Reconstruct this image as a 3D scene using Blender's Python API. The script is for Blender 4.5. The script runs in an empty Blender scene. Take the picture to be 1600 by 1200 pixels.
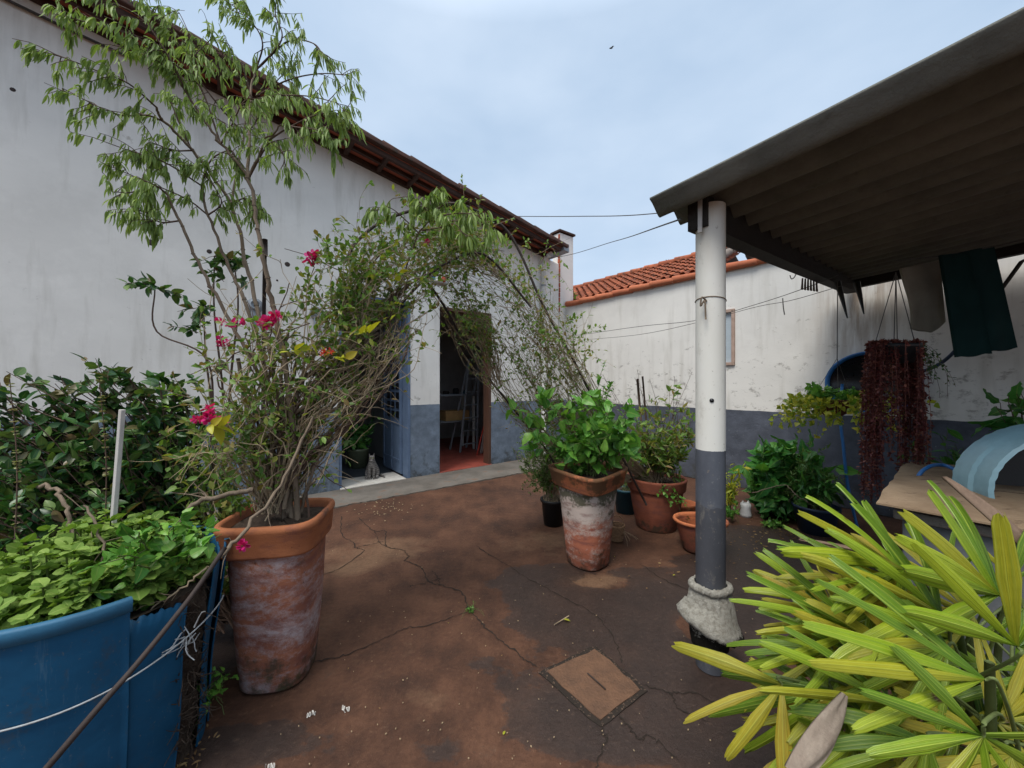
import bpy, math, random
import numpy as np
from mathutils import Vector, Matrix
C = bpy.context.scene.collection
R = math.radians
F = 575.0; CH = 1.5                                  # focal length in photo pixels, camera height

# ------------------------------------------------------------------ camera, sky, sun, exposure
sc = bpy.context.scene
cd = bpy.data.cameras.new('camera'); cam = bpy.data.objects.new('camera', cd); C.objects.link(cam)
cam.location = (0, 0, CH); cam.rotation_euler = (R(90), 0, 0)
cd.sensor_width = 36; cd.lens = F/1600*36; cd.clip_start = .02; cd.clip_end = 800
sc.camera = cam
sc.view_settings.view_transform = 'Standard'; sc.view_settings.look = 'None'
sc.view_settings.gamma = 1; sc.view_settings.exposure = 0.93
SUN_EL, SUN_AZ = 58, 215                             # soft overcast sun, behind and to the left of the camera
sd = bpy.data.lights.new('sun', 'SUN'); so = bpy.data.objects.new('sun', sd); C.objects.link(so)
sd.energy = 1.5; sd.angle = R(24); sd.color = (1, .96, .90)
_a = R(SUN_AZ); _e = R(SUN_EL)
sdir = Vector((math.sin(_a)*math.cos(_e), math.cos(_a)*math.cos(_e), math.sin(_e)))
so.rotation_euler = (-sdir).to_track_quat('-Z', 'Y').to_euler(); so.location = (0, 0, 12)
w = bpy.data.worlds.new('World'); sc.world = w; w.use_nodes = True
wn = w.node_tree; wn.nodes.clear()
wo = wn.nodes.new('ShaderNodeOutputWorld'); bg = wn.nodes.new('ShaderNodeBackground'); bg.inputs[1].default_value = .1
sky = wn.nodes.new('ShaderNodeTexSky'); sky.sky_type = 'NISHITA'; sky.sun_disc = False
sky.sun_elevation = R(SUN_EL); sky.sun_rotation = R(SUN_AZ); sky.air_density = 1.2; sky.dust_density = 3
tc = wn.nodes.new('ShaderNodeTexCoord'); mp = wn.nodes.new('ShaderNodeMapping'); mp.inputs['Scale'].default_value = (1, 1, 2.2)
wn.links.new(tc.outputs['Generated'], mp.inputs[0])
nz = wn.nodes.new('ShaderNodeTexNoise'); nz.inputs['Scale'].default_value = 1.9; nz.inputs['Detail'].default_value = 5; nz.inputs['Roughness'].default_value = .5
wn.links.new(mp.outputs[0], nz.inputs['Vector'])
cr = wn.nodes.new('ShaderNodeValToRGB'); el = cr.color_ramp.elements
el[0].position = .36; el[0].color = (.31, .40, .515, 1); el[1].position = .66; el[1].color = (.42, .50, .60, 1)
wn.links.new(nz.outputs[0], cr.inputs[0])
sp = wn.nodes.new('ShaderNodeSeparateXYZ'); wn.links.new(tc.outputs['Generated'], sp.inputs[0])
mr = wn.nodes.new('ShaderNodeMapRange'); mr.inputs[1].default_value = .70; mr.inputs[2].default_value = 1; mr.inputs[3].default_value = 9; mr.inputs[4].default_value = 28
wn.links.new(sp.outputs[2], mr.inputs[0])
vm = wn.nodes.new('ShaderNodeVectorMath'); vm.operation = 'SCALE'
wn.links.new(cr.outputs[0], vm.inputs[0]); wn.links.new(mr.outputs[0], vm.inputs['Scale'])
mx = wn.nodes.new('ShaderNodeMix'); mx.data_type = 'RGBA'; mx.inputs[0].default_value = .86
mz = wn.nodes.new('ShaderNodeMapRange'); mz.inputs[1].default_value = .70; mz.inputs[2].default_value = .9; mz.inputs[3].default_value = 0; mz.inputs[4].default_value = .9
wn.links.new(sp.outputs[2], mz.inputs[0]); mw = wn.nodes.new('ShaderNodeMix'); mw.data_type = 'RGBA'; wn.links.new(mz.outputs[0], mw.inputs[0]); wn.links.new(cr.outputs[0], mw.inputs[6]); mw.inputs[7].default_value = (.50, .50, .495, 1)
wn.links.new(mw.outputs[2], vm.inputs[0])
wn.links.new(sky.outputs[0], mx.inputs[6]); wn.links.new(vm.outputs[0], mx.inputs[7])
wn.links.new(mx.outputs[2], bg.inputs[0]); wn.links.new(bg.outputs[0], wo.inputs[0])

# ------------------------------------------------------------------ frames
d1 = Vector((.7826, .6225, 0)); n1 = Vector((.6225, -.7826, 0))       # along the house wall / out of it
L0 = Vector((-1.61, 5.83, 0)); CC = Vector((1.174, 8.045, 0)); m1 = -d1   # right wall runs along n1, faces -d1
UP = Vector((0, 0, 1))
def W(px, py, Y): return Vector(((px-800)/F*Y, Y, CH-(py-600)/F*Y))
def G(px, py, z=0): Y = (CH-z)*F/(py-600); return Vector(((px-800)/F*Y, Y, z))
def HW(t, q, z=0): return L0+d1*t+n1*q+UP*z            # house wall frame (q > 0 towards yard)
def RW(s, q, z=0): return CC+n1*s+m1*q+UP*z            # boundary wall frame
def ztop(t): return 4.572-.15*t
rng = np.random.default_rng(7); rnd = random.Random(5)

# ------------------------------------------------------------------ mesh helpers
class MB:
    def __init__(s): s.v = []; s.uv = []; s.f = []; s.n = 0
    def add(s, v, f, uv=None):
        v = np.asarray(v, float).reshape(-1, 3); s.v.append(v)
        s.uv.append(np.zeros((len(v), 2)) if uv is None else np.asarray(uv, float))
        if isinstance(f, np.ndarray): s.f.append(f+s.n)
        else:
            for k in (3, 4):
                ff = [q for q in f if len(q) == k]
                if ff: s.f.append(np.array(ff)+s.n)
            for q in f:
                if len(q) > 4: s.f.append(np.array([q])+s.n)
        s.n += len(v)
    def box(s, c, ax, ay, az):                           # centre and half axes
        c = Vector(c); v = [c+ax*i+ay*j+az*k for i in (-1, 1) for j in (-1, 1) for k in (-1, 1)]
        s.add([tuple(p) for p in v], [(0, 1, 3, 2), (4, 6, 7, 5), (0, 4, 5, 1), (2, 3, 7, 6), (0, 2, 6, 4), (1, 5, 7, 3)])
    def bevbox(s, c, ax, ay, az, b=.006):
        c = Vector(c); A = [ax, ay, az]; Ln = [a.length for a in A]; U = [a/l for a, l in zip(A, Ln)]
        import bmesh
        bm = bmesh.new(); bmesh.ops.create_cube(bm, size=2)
        for v in bm.verts: v.co = Vector((v.co.x*Ln[0], v.co.y*Ln[1], v.co.z*Ln[2]))
        bmesh.ops.bevel(bm, geom=bm.edges[:], offset=b, segments=2, affect='EDGES', profile=.5)
        bm.verts.index_update()
        s.add([tuple(c+U[0]*v.co.x+U[1]*v.co.y+U[2]*v.co.z) for v in bm.verts], [tuple(v.index for v in f.verts) for f in bm.faces]); bm.free()
    def tube(s, pts, r, sides=6, cap=True):
        pts = np.array([tuple(p) for p in pts], float); k = len(pts)
        r = np.interp(np.linspace(0, 1, k), np.linspace(0, 1, len(r)), r) if hasattr(r, '__len__') else np.full(k, r)
        T = np.gradient(pts, axis=0); T /= np.linalg.norm(T, axis=1)[:, None]+1e-12
        ref = np.array([.31, .17, .93]) if abs(T[:, 2]).mean() < .9 else np.array([1., .1, 0])
        A = np.cross(T, ref); A /= np.linalg.norm(A, axis=1)[:, None]+1e-9; B = np.cross(T, A)
        a = np.arange(sides)*2*math.pi/sides
        v = pts[:, None]+r[:, None, None]*(A[:, None]*np.cos(a)[None, :, None]+B[:, None]*np.sin(a)[None, :, None])
        i = np.arange(k-1)[:, None]*sides; j = np.arange(sides)[None]; j2 = (j+1) % sides
        f = np.stack([i+j, i+j2, i+sides+j2, i+sides+j], -1).reshape(-1, 4)
        uv = np.stack([np.tile(np.linspace(0, 1, sides), k), np.repeat(np.linspace(0, 1, k), sides)], -1)
        s.add(v.reshape(-1, 3), f, uv)
        if cap:
            b = s.n-k*sides
            s.f.append(np.array([[b+q for q in range(sides)]])); s.f.append(np.array([[b+(k-1)*sides+q for q in range(sides-1, -1, -1)]]))
    def loft(s, c, prof, ex=2, rot=0, seg=40, sx=1, sy=1, tilt=None, wob=0, seed=0):
        """superellipse lathe; prof = [(r, z)...]"""
        a = np.arange(seg)*2*math.pi/seg; q = (np.abs(np.cos(a))**ex+np.abs(np.sin(a))**ex)**(-1/ex)
        X = q*np.cos(a)*sx; Y = q*np.sin(a)*sy; cr_, sr_ = math.cos(rot), math.sin(rot); V = []
        rg = np.random.default_rng(seed); ph = rg.uniform(0, 6, 4)
        for r, z in prof:
            wv = 1+wob*(np.sin(2*a+ph[0]+z*3)+.6*np.sin(3*a+ph[1]-z*4))
            P = np.stack([(X*cr_-Y*sr_)*r*wv, (X*sr_+Y*cr_)*r*wv, np.full(seg, z)+wob*.03*np.sin(a+ph[2])], -1); V.append(P)
        V = np.concatenate(V)
        if tilt is not None: V = V @ np.array(tilt.to_3x3()).T
        V = V+np.array(c); k = len(prof); i = np.arange(k-1)[:, None]*seg; j = np.arange(seg)[None]; j2 = (j+1) % seg
        s.add(V, np.stack([i+j, i+j2, i+seg+j2, i+seg+j], -1).reshape(-1, 4))
    def disc(s, c, r, ex=2, rot=0, seg=40, rings=4, bumpz=0, seed=0, tilt=None):
        rg = np.random.default_rng(seed); V = [(0, 0, 0)]; a = np.arange(seg)*2*math.pi/seg; q = (np.abs(np.cos(a))**ex+np.abs(np.sin(a))**ex)**(-1/ex)
        for k in range(1, rings+1):
            rr = r*k/rings
            for t, u in zip(a, q): V.append((rr*u*math.cos(t+rot), rr*u*math.sin(t+rot), rg.normal()*bumpz*(k < rings)))
        V = np.array(V)
        if tilt is not None: V = V @ np.array(tilt.to_3x3()).T
        f = [(0, 1+j, 1+(j+1) % seg) for j in range(seg)]
        for k in range(rings-1):
            b = 1+k*seg; f += [(b+j, b+seg+j, b+seg+(j+1) % seg, b+(j+1) % seg) for j in range(seg)]
        s.add(V+np.array(c), f)
    def leaves(s, P, D, L, Wd, T, N=None, roll=1.0):
        P = np.asarray(P, float); D = np.asarray(D, float); n = len(P)
        if n == 0: return
        D = D/(np.linalg.norm(D, axis=1)[:, None]+1e-9)
        if N is None: N = rng.normal(size=(n, 3))*roll+np.array([0, 0, 1.])
        X = np.cross(D, N); X /= np.linalg.norm(X, axis=1)[:, None]+1e-9; Z = np.cross(X, D)
        tv, tf, tu = T; L = np.broadcast_to(L, n)[:, None, None]; Wd = np.broadcast_to(Wd, n)[:, None, None]
        v = P[:, None]+X[:, None]*tv[None, :, 0:1]*Wd+D[:, None]*tv[None, :, 1:2]*L+Z[:, None]*tv[None, :, 2:3]*L
        f = (tf[None]+(np.arange(n)*len(tv))[:, None, None]).reshape(-1, tf.shape[1])
        s.add(v.reshape(-1, 3), f, np.tile(tu, (n, 1)))
    def mesh(s, name, mat, smooth=True, off=Vector((0, 0, 0))):
        me = bpy.data.meshes.new(name); v = np.concatenate(s.v)-np.array(off); uv = np.concatenate(s.uv)
        cnt = sum(len(f) for f in s.f); loops = np.concatenate([f.ravel() for f in s.f]).astype(np.int32)
        tot = np.concatenate([np.full(len(f), f.shape[1]) for f in s.f]).astype(np.int32)
        st = np.concatenate([[0], np.cumsum(tot)[:-1]]).astype(np.int32)
        me.vertices.add(len(v)); me.vertices.foreach_set('co', v.astype(np.float32).ravel())
        me.loops.add(len(loops)); me.loops.foreach_set('vertex_index', loops)
        me.polygons.add(cnt); me.polygons.foreach_set('loop_start', st); me.polygons.foreach_set('loop_total', tot)
        me.polygons.foreach_set('use_smooth', np.full(cnt, smooth))
        me.update(calc_edges=True)
        ul = me.uv_layers.new(name='UVMap'); ul.data.foreach_set('uv', uv[loops].astype(np.float32).ravel())
        me.validate(); me.materials.append(mat); return me

def wloc(o):
    l = Vector(o.location)
    while o.parent: o = o.parent; l += Vector(o.location)
    return l
def part(name, mb, mat, parent=None, smooth=True, label=None, auto=None, origin=None):
    pl = wloc(parent) if parent else Vector((0, 0, 0)); og = Vector(origin) if origin is not None else pl
    o = bpy.data.objects.new(name, mb.mesh(name, mat, smooth, og)); C.objects.link(o); o.parent = parent; o.location = og-pl
    if auto:
        m = o.modifiers.new('e', 'EDGE_SPLIT'); m.split_angle = R(auto)
    if label: o['label'] = label
    return o
def tag(o, label=None, cat=None, group=None, kind=None):
    for k, v in (('label', label), ('category', cat), ('group', group), ('kind', kind)):
        if v: o[k] = v
    return o
def thing(name, loc, label, cat, group=None):
    o = bpy.data.objects.new(name, None); C.objects.link(o); o.location = loc; o.empty_display_size = .1
    return tag(o, label, cat, group)
def spline(pts, per=6):
    P = np.array([tuple(p) for p in pts], float); P = np.vstack([2*P[0]-P[1], P, 2*P[-1]-P[-2]]); out = []
    for i in range(1, len(P)-2):
        for t in np.linspace(0, 1, per, endpoint=False):
            a, b, c, d = P[i-1], P[i], P[i+1], P[i+2]
            out.append(.5*((2*b)+(-a+c)*t+(2*a-5*b+4*c-d)*t*t+(-a+3*b-3*c+d)*t**3))
    out.append(P[-2]); return np.array(out)
def tmpl(wf, ns=6, droop=.25, fold=.2, wav=0, cols=3):
    """leaf outline: width profile wf(u) (half width), y 0..1"""
    V = []; U = []
    for i in range(ns+1):
        u = i/ns; hw = wf(u)
        for j in range(cols):
            x = -1+2*j/(cols-1)
            V.append((x*hw, u, -droop*u*u+fold*abs(x)*hw*.5+wav*math.sin(u*17+x*2)*abs(x)*.016)); U.append((x*.5+.5, u))
    Fc = [(i*cols+j, i*cols+j+1, (i+1)*cols+j+1, (i+1)*cols+j) for i in range(ns) for j in range(cols-1)]
    return np.array(V), np.array(Fc), np.array(U)
LANCE = tmpl(lambda u: .5*math.sin(math.pi*min(1, u*.96+.02))**.75*(1-.25*u), 5, .22, .3)
OVAL = tmpl(lambda u: .5*math.sin(math.pi*(u**.8*.97+.015))**.8, 5, .15, .35)
SMALL = tmpl(lambda u: .5*math.sin(math.pi*(u*.94+.03)), 3, .12, .4)
HEART = tmpl(lambda u: .5*max(.03, (math.sin(math.pi*(u**.52*.98+.01))**.85)), 8, .2, .25, wav=2, cols=5)
ARROW = tmpl(lambda u: .5*max(.02, math.sin(math.pi*(u**.6*.98+.01))**.9), 7, .25, .25, wav=3, cols=5)
ROUND = tmpl(lambda u: .5*max(.03, math.sin(math.pi*(u**.85*.97+.015)))**.62, 7, .22, .3, wav=2.4, cols=5)
PETAL = tmpl(lambda u: .5*math.sin(math.pi*(u*.85+.1))**.6, 4, -.25, .3)

# ------------------------------------------------------------------ node helpers
class NT:
    def __init__(s, name):
        s.m = bpy.data.materials.new(name); s.m.use_nodes = True; s.t = s.m.node_tree; s.b = s.t.nodes['Principled BSDF']; s.o = s.t.nodes['Material Output']
        s.g = None
    def N(s, ty, **kw):
        n = s.t.nodes.new(ty)
        for k, v in kw.items(): setattr(n, k, v)
        return n
    def put(s, inp, v):
        if hasattr(v, 'is_output') or isinstance(v, bpy.types.NodeSocket): s.t.links.new(v, inp)
        elif v is not None:
            inp.default_value = (*v, 1) if (isinstance(v, tuple) and len(v) == 3 and inp.type == 'RGBA') else v
    def pos(s):
        if not s.g: s.g = s.N('ShaderNodeNewGeometry')
        return s.g.outputs['Position']
    def isl(s): s.pos(); return s.g.outputs['Random Per Island']
    def map(s, v, sc_, rot=(0, 0, 0), loc=(0, 0, 0)):
        n = s.N('ShaderNodeMapping'); s.put(n.inputs[0], v); n.inputs['Scale'].default_value = sc_; n.inputs['Rotation'].default_value = rot; n.inputs['Location'].default_value = loc; return n.outputs[0]
    def noise(s, scale, det=4, vec=None, rough=.55, dist=0):
        n = s.N('ShaderNodeTexNoise'); s.put(n.inputs['Vector'], vec if vec is not None else s.pos())
        n.inputs['Scale'].default_value = scale; n.inputs['Detail'].default_value = det; n.inputs['Roughness'].default_value = rough; n.inputs['Distortion'].default_value = dist; return n.outputs[0]
    def vor(s, scale, vec=None, feat='F1'):
        n = s.N('ShaderNodeTexVoronoi', feature=feat); s.put(n.inputs['Vector'], vec if vec is not None else s.pos()); n.inputs['Scale'].default_value = scale; return n.outputs[0]
    def ramp(s, f, stops):
        n = s.N('ShaderNodeValToRGB'); s.put(n.inputs[0], f); e = n.color_ramp.elements
        while len(e) < len(stops): e.new(.5)
        for q, (p, c) in zip(e, stops):
            q.position = p; q.color = (*c, 1) if isinstance(c, tuple) else (c, c, c, 1)
        return n.outputs[0]
    def mix(s, f, a, b, mode='MIX'):
        n = s.N('ShaderNodeMix', data_type='RGBA', blend_type=mode); s.put(n.inputs[0], f); s.put(n.inputs[6], a); s.put(n.inputs[7], b); return n.outputs[2]
    def math(s, op, a, b=None, clamp=False):
        n = s.N('ShaderNodeMath', operation=op, use_clamp=clamp); s.put(n.inputs[0], a)
        if b is not None: s.put(n.inputs[1], b)
        return n.outputs[0]
    def sep(s, v): n = s.N('ShaderNodeSeparateXYZ'); s.put(n.inputs[0], v); return n.outputs
    def bump(s, h, st=.3, d=.01):
        n = s.N('ShaderNodeBump'); s.put(n.inputs['Height'], h); n.inputs['Strength'].default_value = st; n.inputs['Distance'].default_value = d; s.t.links.new(n.outputs[0], s.b.inputs['Normal']); return n.outputs[0]
    def fin(s, col=None, rough=None, spec=None, metal=None):
        s.put(s.b.inputs['Base Color'], col); s.put(s.b.inputs['Roughness'], rough)
        if spec is not None: s.put(s.b.inputs['Specular IOR Level'], spec)
        if metal is not None: s.put(s.b.inputs['Metallic'], metal)
        return s.m
def simple(name, a, b=None, scale=12, rough=.6, metal=0, bump=.15, spec=.4, stretch=(1, 1, 1)):
    t = NT(name); b = b or tuple(x*.55 for x in a); v = t.map(t.pos(), stretch)
    f = t.noise(scale, 6, v, .65); c = t.ramp(f, [(.3, b), (.62, a)]); f2 = t.noise(scale*9, 3, v)
    c = t.mix(.35, c, t.mix(f2, tuple(x*.6 for x in a), tuple(min(1, x*1.25) for x in a)))
    t.bump(t.math('ADD', f, f2), bump, .006); return t.fin(c, rough, spec, metal)
def leafmat(name, cols, vein=.12, rough=.42, tip=None, trans=.3, spot=0, rib=0):
    t = NT(name); k = len(cols); c = t.ramp(t.isl(), [(i/max(1, k-1), q) for i, q in enumerate(cols)])
    n = t.noise(40, 3); c = t.mix(t.math('MULTIPLY', n, .5), c, t.mix(1, c, (.45, .5, .4), 'MULTIPLY'))
    uv = t.N('ShaderNodeUVMap').outputs[0]; x, y, _ = t.sep(uv)
    r = t.math('ABSOLUTE', t.math('SUBTRACT', x, .5)); r = t.math('LESS_THAN', r, .045)
    c = t.mix(t.math('MULTIPLY', r, vein*3), c, t.mix(.5, c, (.35, .42, .12)))
    if spot:
        sn = t.noise(spot, 3, rough=.6); c = t.mix(t.ramp(sn, [(.69, 0.), (.73, 1.)]), c, (.14, .07, .02))
    if tip:
        q = t.math('ADD', y, t.math('MULTIPLY', t.noise(26, 3), .16)); q = t.math('ADD', q, t.math('MULTIPLY', t.isl(), .05))
        c = t.mix(t.ramp(q, [(1.06, 0.), (1.085, 1.)]), c, tip)
    if rib:
        sn = t.math('SINE', t.math('MULTIPLY', x, 6.2832*rib)); s2 = t.math('SINE', t.math('MULTIPLY', x, 6.2832*rib*3.3))
        st_ = t.noise(1.0, 4, t.map(uv, (34, 2.2, 1)), .7)
        c = t.mix(t.ramp(st_, [(.42, .55), (.6, 0.)]), c, t.mix(1, c, (.45, .62, .5), 'MULTIPLY')); c = t.mix(t.ramp(sn, [(.7, 0.), (1., .45)]), c, t.mix(.6, c, (.62, .66, .12)))
        c = t.mix(t.ramp(y, [(.0, .6), (.35, 0.)]), c, t.mix(1, c, (.6, .8, .6), 'MULTIPLY'))
        t.bump(t.math('ADD', t.math('ADD', sn, t.math('MULTIPLY', s2, .5)), t.noise(60, 3)), .35, .0015)
    else: t.bump(t.noise(90, 2), .15, .002)
    t.fin(c, rough, .35)
    tr = t.N('ShaderNodeBsdfTranslucent'); t.put(tr.inputs[0], t.mix(1, c, (1.25, 1.3, .6), 'MULTIPLY'))
    ms = t.N('ShaderNodeMixShader'); ms.inputs[0].default_value = trans
    t.t.links.new(t.b.outputs[0], ms.inputs[1]); t.t.links.new(tr.outputs[0], ms.inputs[2]); t.t.links.new(ms.outputs[0], t.o.inputs[0])
    return t.m

def wallmat(name, white, dado, dz, dirt, seed=0, rust=None):
    t = NT(name); p = t.pos(); X, Y, Z = t.sep(p)
    big = t.noise(.9, 5, t.map(p, (1, 1, 1.6), loc=(seed, 0, 0)), .6); fine = t.noise(30, 5, rough=.7)
    brush = t.noise(3.1, 6, t.map(p, (1, 1, 1.7), rot=(.3, .2, 0)), .68)
    wc = t.mix(t.ramp(big, [(.35, 0.), (.7, 1.)]), tuple(x*.86 for x in white), white)
    wc = t.mix(t.math('MULTIPLY', brush, .35), wc, tuple(x*.84 for x in white))
    # small chips and scuffs, denser near the dado
    ch = t.noise(7, 8, t.map(p, (1, 1, 1.5), loc=(seed*2, 3, 1)), .72)
    near = t.N('ShaderNodeMapRange'); t.put(near.inputs[0], Z); near.inputs[1].default_value = dz+1.9; near.inputs[2].default_value = dz; near.inputs[3].default_value = .0; near.inputs[4].default_value = dirt
    chf = t.ramp(t.math('ADD', ch, near.outputs[0]), [(.67, 0.), (.76, 1.)])
    wc = t.mix(t.math('MULTIPLY', chf, .6), wc, (.16, .145, .125))
    sp_ = t.ramp(t.noise(2.1, 7, t.map(p, (1, 1, 1), loc=(seed+9, 1, 2)), .75), [(.655, 0.), (.70, 1.)])
    wc = t.mix(t.math('MULTIPLY', sp_, .6), wc, (.34, .30, .25)); wc = t.mix(t.math('MULTIPLY', t.ramp(t.noise(.55, 7, t.map(p, (1, 1, 1), loc=(seed+3, 4, 6)), .7), [(.5, 0.), (.56, 1.)]), .13), wc, (.42, .40, .37)); wc = t.mix(t.ramp(t.noise(26, 6, rough=.8), [(.71, 0.), (.75, .5)]), wc, (.2, .19, .17))
    st = t.noise(7, 4, t.map(p, (1, 1, .12), loc=(seed, 5, 0)), .6)
    wc = t.mix(t.math('MULTIPLY', t.ramp(st, [(.52, 0.), (.72, 1.)]), .3), wc, (.3, .275, .22))
    if rust:
        rp, rw, zt_ = rust; sx = t.math('ABSOLUTE', t.math('SUBTRACT', Y, rp)); sx = t.math('SUBTRACT', 1., t.math('DIVIDE', sx, rw), True)
        rn = t.noise(16, 4, t.map(p, (1, 1, .1)), .6); zz = t.N('ShaderNodeMapRange'); t.put(zz.inputs[0], Z); zz.inputs[1].default_value = 1.1; zz.inputs[2].default_value = zt_
        wc = t.mix(t.math('MULTIPLY', t.math('MULTIPLY', sx, t.ramp(rn, [(.42, 0.), (.6, 1.)])), t.math('MULTIPLY', zz.outputs[0], .75)), wc, (.19, .10, .035))
    dn = t.noise(4.5, 6, t.map(p, (1, 1, 1.2), loc=(seed, 8, 0)), .68)
    dc = t.ramp(dn, [(.3, tuple(x*.62 for x in dado)), (.55, dado), (.75, tuple(min(1, x*1.35) for x in dado))])
    low = t.N('ShaderNodeMapRange'); t.put(low.inputs[0], Z); low.inputs[1].default_value = .55; low.inputs[2].default_value = 0; low.inputs[3].default_value = -.06; low.inputs[4].default_value = .17
    dm = t.ramp(t.math('ADD', t.noise(6, 6, rough=.7), low.outputs[0]), [(.58, 0.), (.72, 1.)])
    dc = t.mix(t.math('MULTIPLY', dm, .7), dc, (.05, .05, .045))
    fl = t.ramp(t.noise(24, 5, rough=.75), [(.67, 0.), (.7, 1.)]); dc = t.mix(t.math('MULTIPLY', fl, .5), dc, (.5, .5, .48))
    edge = t.math('ADD', Z, t.math('MULTIPLY', t.math('SUBTRACT', t.noise(9, 3), .5), .015))
    c = t.mix(t.math('GREATER_THAN', edge, dz), dc, wc)
    t.bump(t.math('ADD', t.math('MULTIPLY', fine, .4), t.math('ADD', brush, t.math('MULTIPLY', chf, -.6))), .35, .008)
    return t.fin(c, .85, .25)

# ------------------------------------------------------------------ materials
m_wall = wallmat('white_plaster', (.80, .775, .725), (.165, .205, .26), 1.165, .07, 0)
m_bwall = wallmat('boundary_plaster', (.74, .72, .675), (.085, .095, .12), 1.12, .15, 4, rust=(4.35, .4, 2.7))
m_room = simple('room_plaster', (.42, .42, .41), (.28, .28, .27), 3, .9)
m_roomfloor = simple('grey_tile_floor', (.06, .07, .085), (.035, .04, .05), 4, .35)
def redfloor():
    t = NT('red_cement_floor'); c = t.ramp(t.noise(5, 6, rough=.7), [(.3, (.22, .045, .03)), (.7, (.42, .10, .07))])
    c = t.mix(t.ramp(t.noise(18, 5), [(.6, 0.), (.7, 1.)]), c, (.2, .1, .08)); t.bump(t.noise(20, 4), .1); return t.fin(c, .5, .4)
m_red = redfloor()
def groundmat():
    t = NT('red_wet_cement'); p = t.pos()
    at = t.N('ShaderNodeAttribute', attribute_name='wet').outputs['Fac']; at2 = t.N('ShaderNodeAttribute', attribute_name='dry').outputs['Fac']
    big = t.noise(1.1, 6, rough=.62); mid = t.noise(4.5, 7, rough=.72); fine = t.noise(42, 5, rough=.75); vf = t.noise(240, 4, rough=.75)
    brush = t.noise(6, 6, t.map(p, (1, 3.2, 1), rot=(0, 0, R(38))), .7)
    c = t.ramp(t.math('ADD', t.math('MULTIPLY', big, .55), t.math('MULTIPLY', mid, .45)), [(.34, (.036, .017, .011)), (.47, (.076, .034, .019)), (.58, (.122, .056, .031)), (.72, (.175, .098, .058))])
    # sandy dry film
    dr = t.math('ADD', at2, t.math('MULTIPLY', t.math('SUBTRACT', t.noise(3.2, 6, rough=.68), .5), 1.3))
    c = t.mix(t.math('MULTIPLY', t.ramp(dr, [(.38, 0.), (.78, 1.)]), .7), c, (.21, .125, .072))
    wv = t.math('ADD', at, t.math('MULTIPLY', t.math('SUBTRACT', t.noise(2.6, 7, t.map(p, (1, 1.3, 1)), .66), .5), 1.1))
    wf = t.ramp(wv, [(.455, 0.), (.505, .8), (.8, 1.)])
    c = t.mix(t.math('MULTIPLY', wf, .88), c, t.mix(mid, (.021, .0155, .014), (.058, .041, .035)))
    c = t.mix(t.ramp(mid, [(.62, 0.), (.75, .6)]), c, (.035, .027, .022))
    c = t.mix(t.math('MULTIPLY', brush, .4), c, t.mix(1, c, (.5, .45, .42), 'MULTIPLY'))
    c = t.mix(t.ramp(fine, [(.3, .6), (.55, 0.)]), c, t.mix(1, c, (.55, .5, .5), 'MULTIPLY'))
    c = t.mix(t.ramp(fine, [(.6, 0.), (.8, .55)]), c, t.mix(.55, c, (.36, .23, .15)))
    c = t.mix(t.ramp(vf, [(.63, 0.), (.72, .7)]), c, (.24, .17, .12)); c = t.mix(t.ramp(vf, [(.26, .7), (.36, 0.)]), c, (.02, .014, .01))
    r = t.ramp(wf, [(0, .78), (1., .52)])
    t.bump(t.math('ADD', t.math('MULTIPLY', mid, .9), t.math('ADD', t.math('MULTIPLY', fine, .35), t.math('MULTIPLY', vf, .2))), .8, .012)
    return t.fin(c, r, .35)
m_ground = groundmat()
def walkmat():
    t = NT('grey_cement'); c = t.ramp(t.noise(3, 6, rough=.65), [(.3, (.10, .088, .075)), (.7, (.185, .168, .147))])
    c = t.mix(t.ramp(t.noise(6, 5), [(.58, 0.), (.68, .6)]), c, (.17, .09, .055)); c = t.mix(t.ramp(t.noise(120, 3), [(.6, 0.), (.7, .5)]), c, (.06, .05, .045))
    t.bump(t.noise(30, 5, rough=.7), .4, .008); return t.fin(c, .85, .25)
m_walk = walkmat()
m_crack = simple('crack_dark', (.026, .018, .013), (.012, .009, .007), 30, .95)
m_hatch = simple('hatch_cement', (.150, .078, .044), (.062, .036, .024), 9, .85, bump=1)
m_patch = simple('patch_cement', (.20, .115, .075), (.10, .055, .038), 6, .85, bump=.5)
m_rubble = simple('rubble', (.13, .085, .06), (.05, .033, .025), 30, .9)
m_marble = simple('white_tile', (.66, .63, .57), (.46, .43, .38), 14, .5, bump=.05)
m_bluedoor = simple('blue_paint', (.125, .18, .275), (.085, .125, .20), 6, .5)
m_dark = simple('dark_pane', (.012, .013, .016), (.006, .006, .008), 8, .25)
m_brown = simple('brown_wood', (.11, .05, .03), (.045, .025, .018), 9, .7, stretch=(1, 1, .15))
m_beam = simple('old_beam', (.024, .018, .015), (.010, .008, .007), 7, .85, stretch=(1, 1, 4), bump=.5)
m_raf = simple('old_rafter', (.065, .032, .022), (.025, .014, .01), 10, .85)
def tilemat(name, a, b, moss, mf=.55):
    t = NT(name); c = t.mix(t.isl(), a, b); c = t.mix(t.ramp(t.noise(3.5, 5, rough=.7), [(.35, 0.), (.7, 1.)]), c, tuple(x*.6 for x in a))
    c = t.mix(t.ramp(t.noise(11, 6, rough=.75), [(mf, 0.), (mf+.12, .85)]), c, moss); t.bump(t.noise(60, 4), .3, .006); return t.fin(c, .85, .25)
m_tile = tilemat('red_clay_tile', (.44, .13, .06), (.26, .075, .04), (.06, .04, .03), .5)
m_coping = tilemat('coping_tile', (.52, .17, .085), (.42, .12, .06), (.16, .09, .06), .6)
m_edge = tilemat('mossy_tile_edge', (.13, .062, .046), (.075, .042, .034), (.05, .045, .038), .5)
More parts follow.
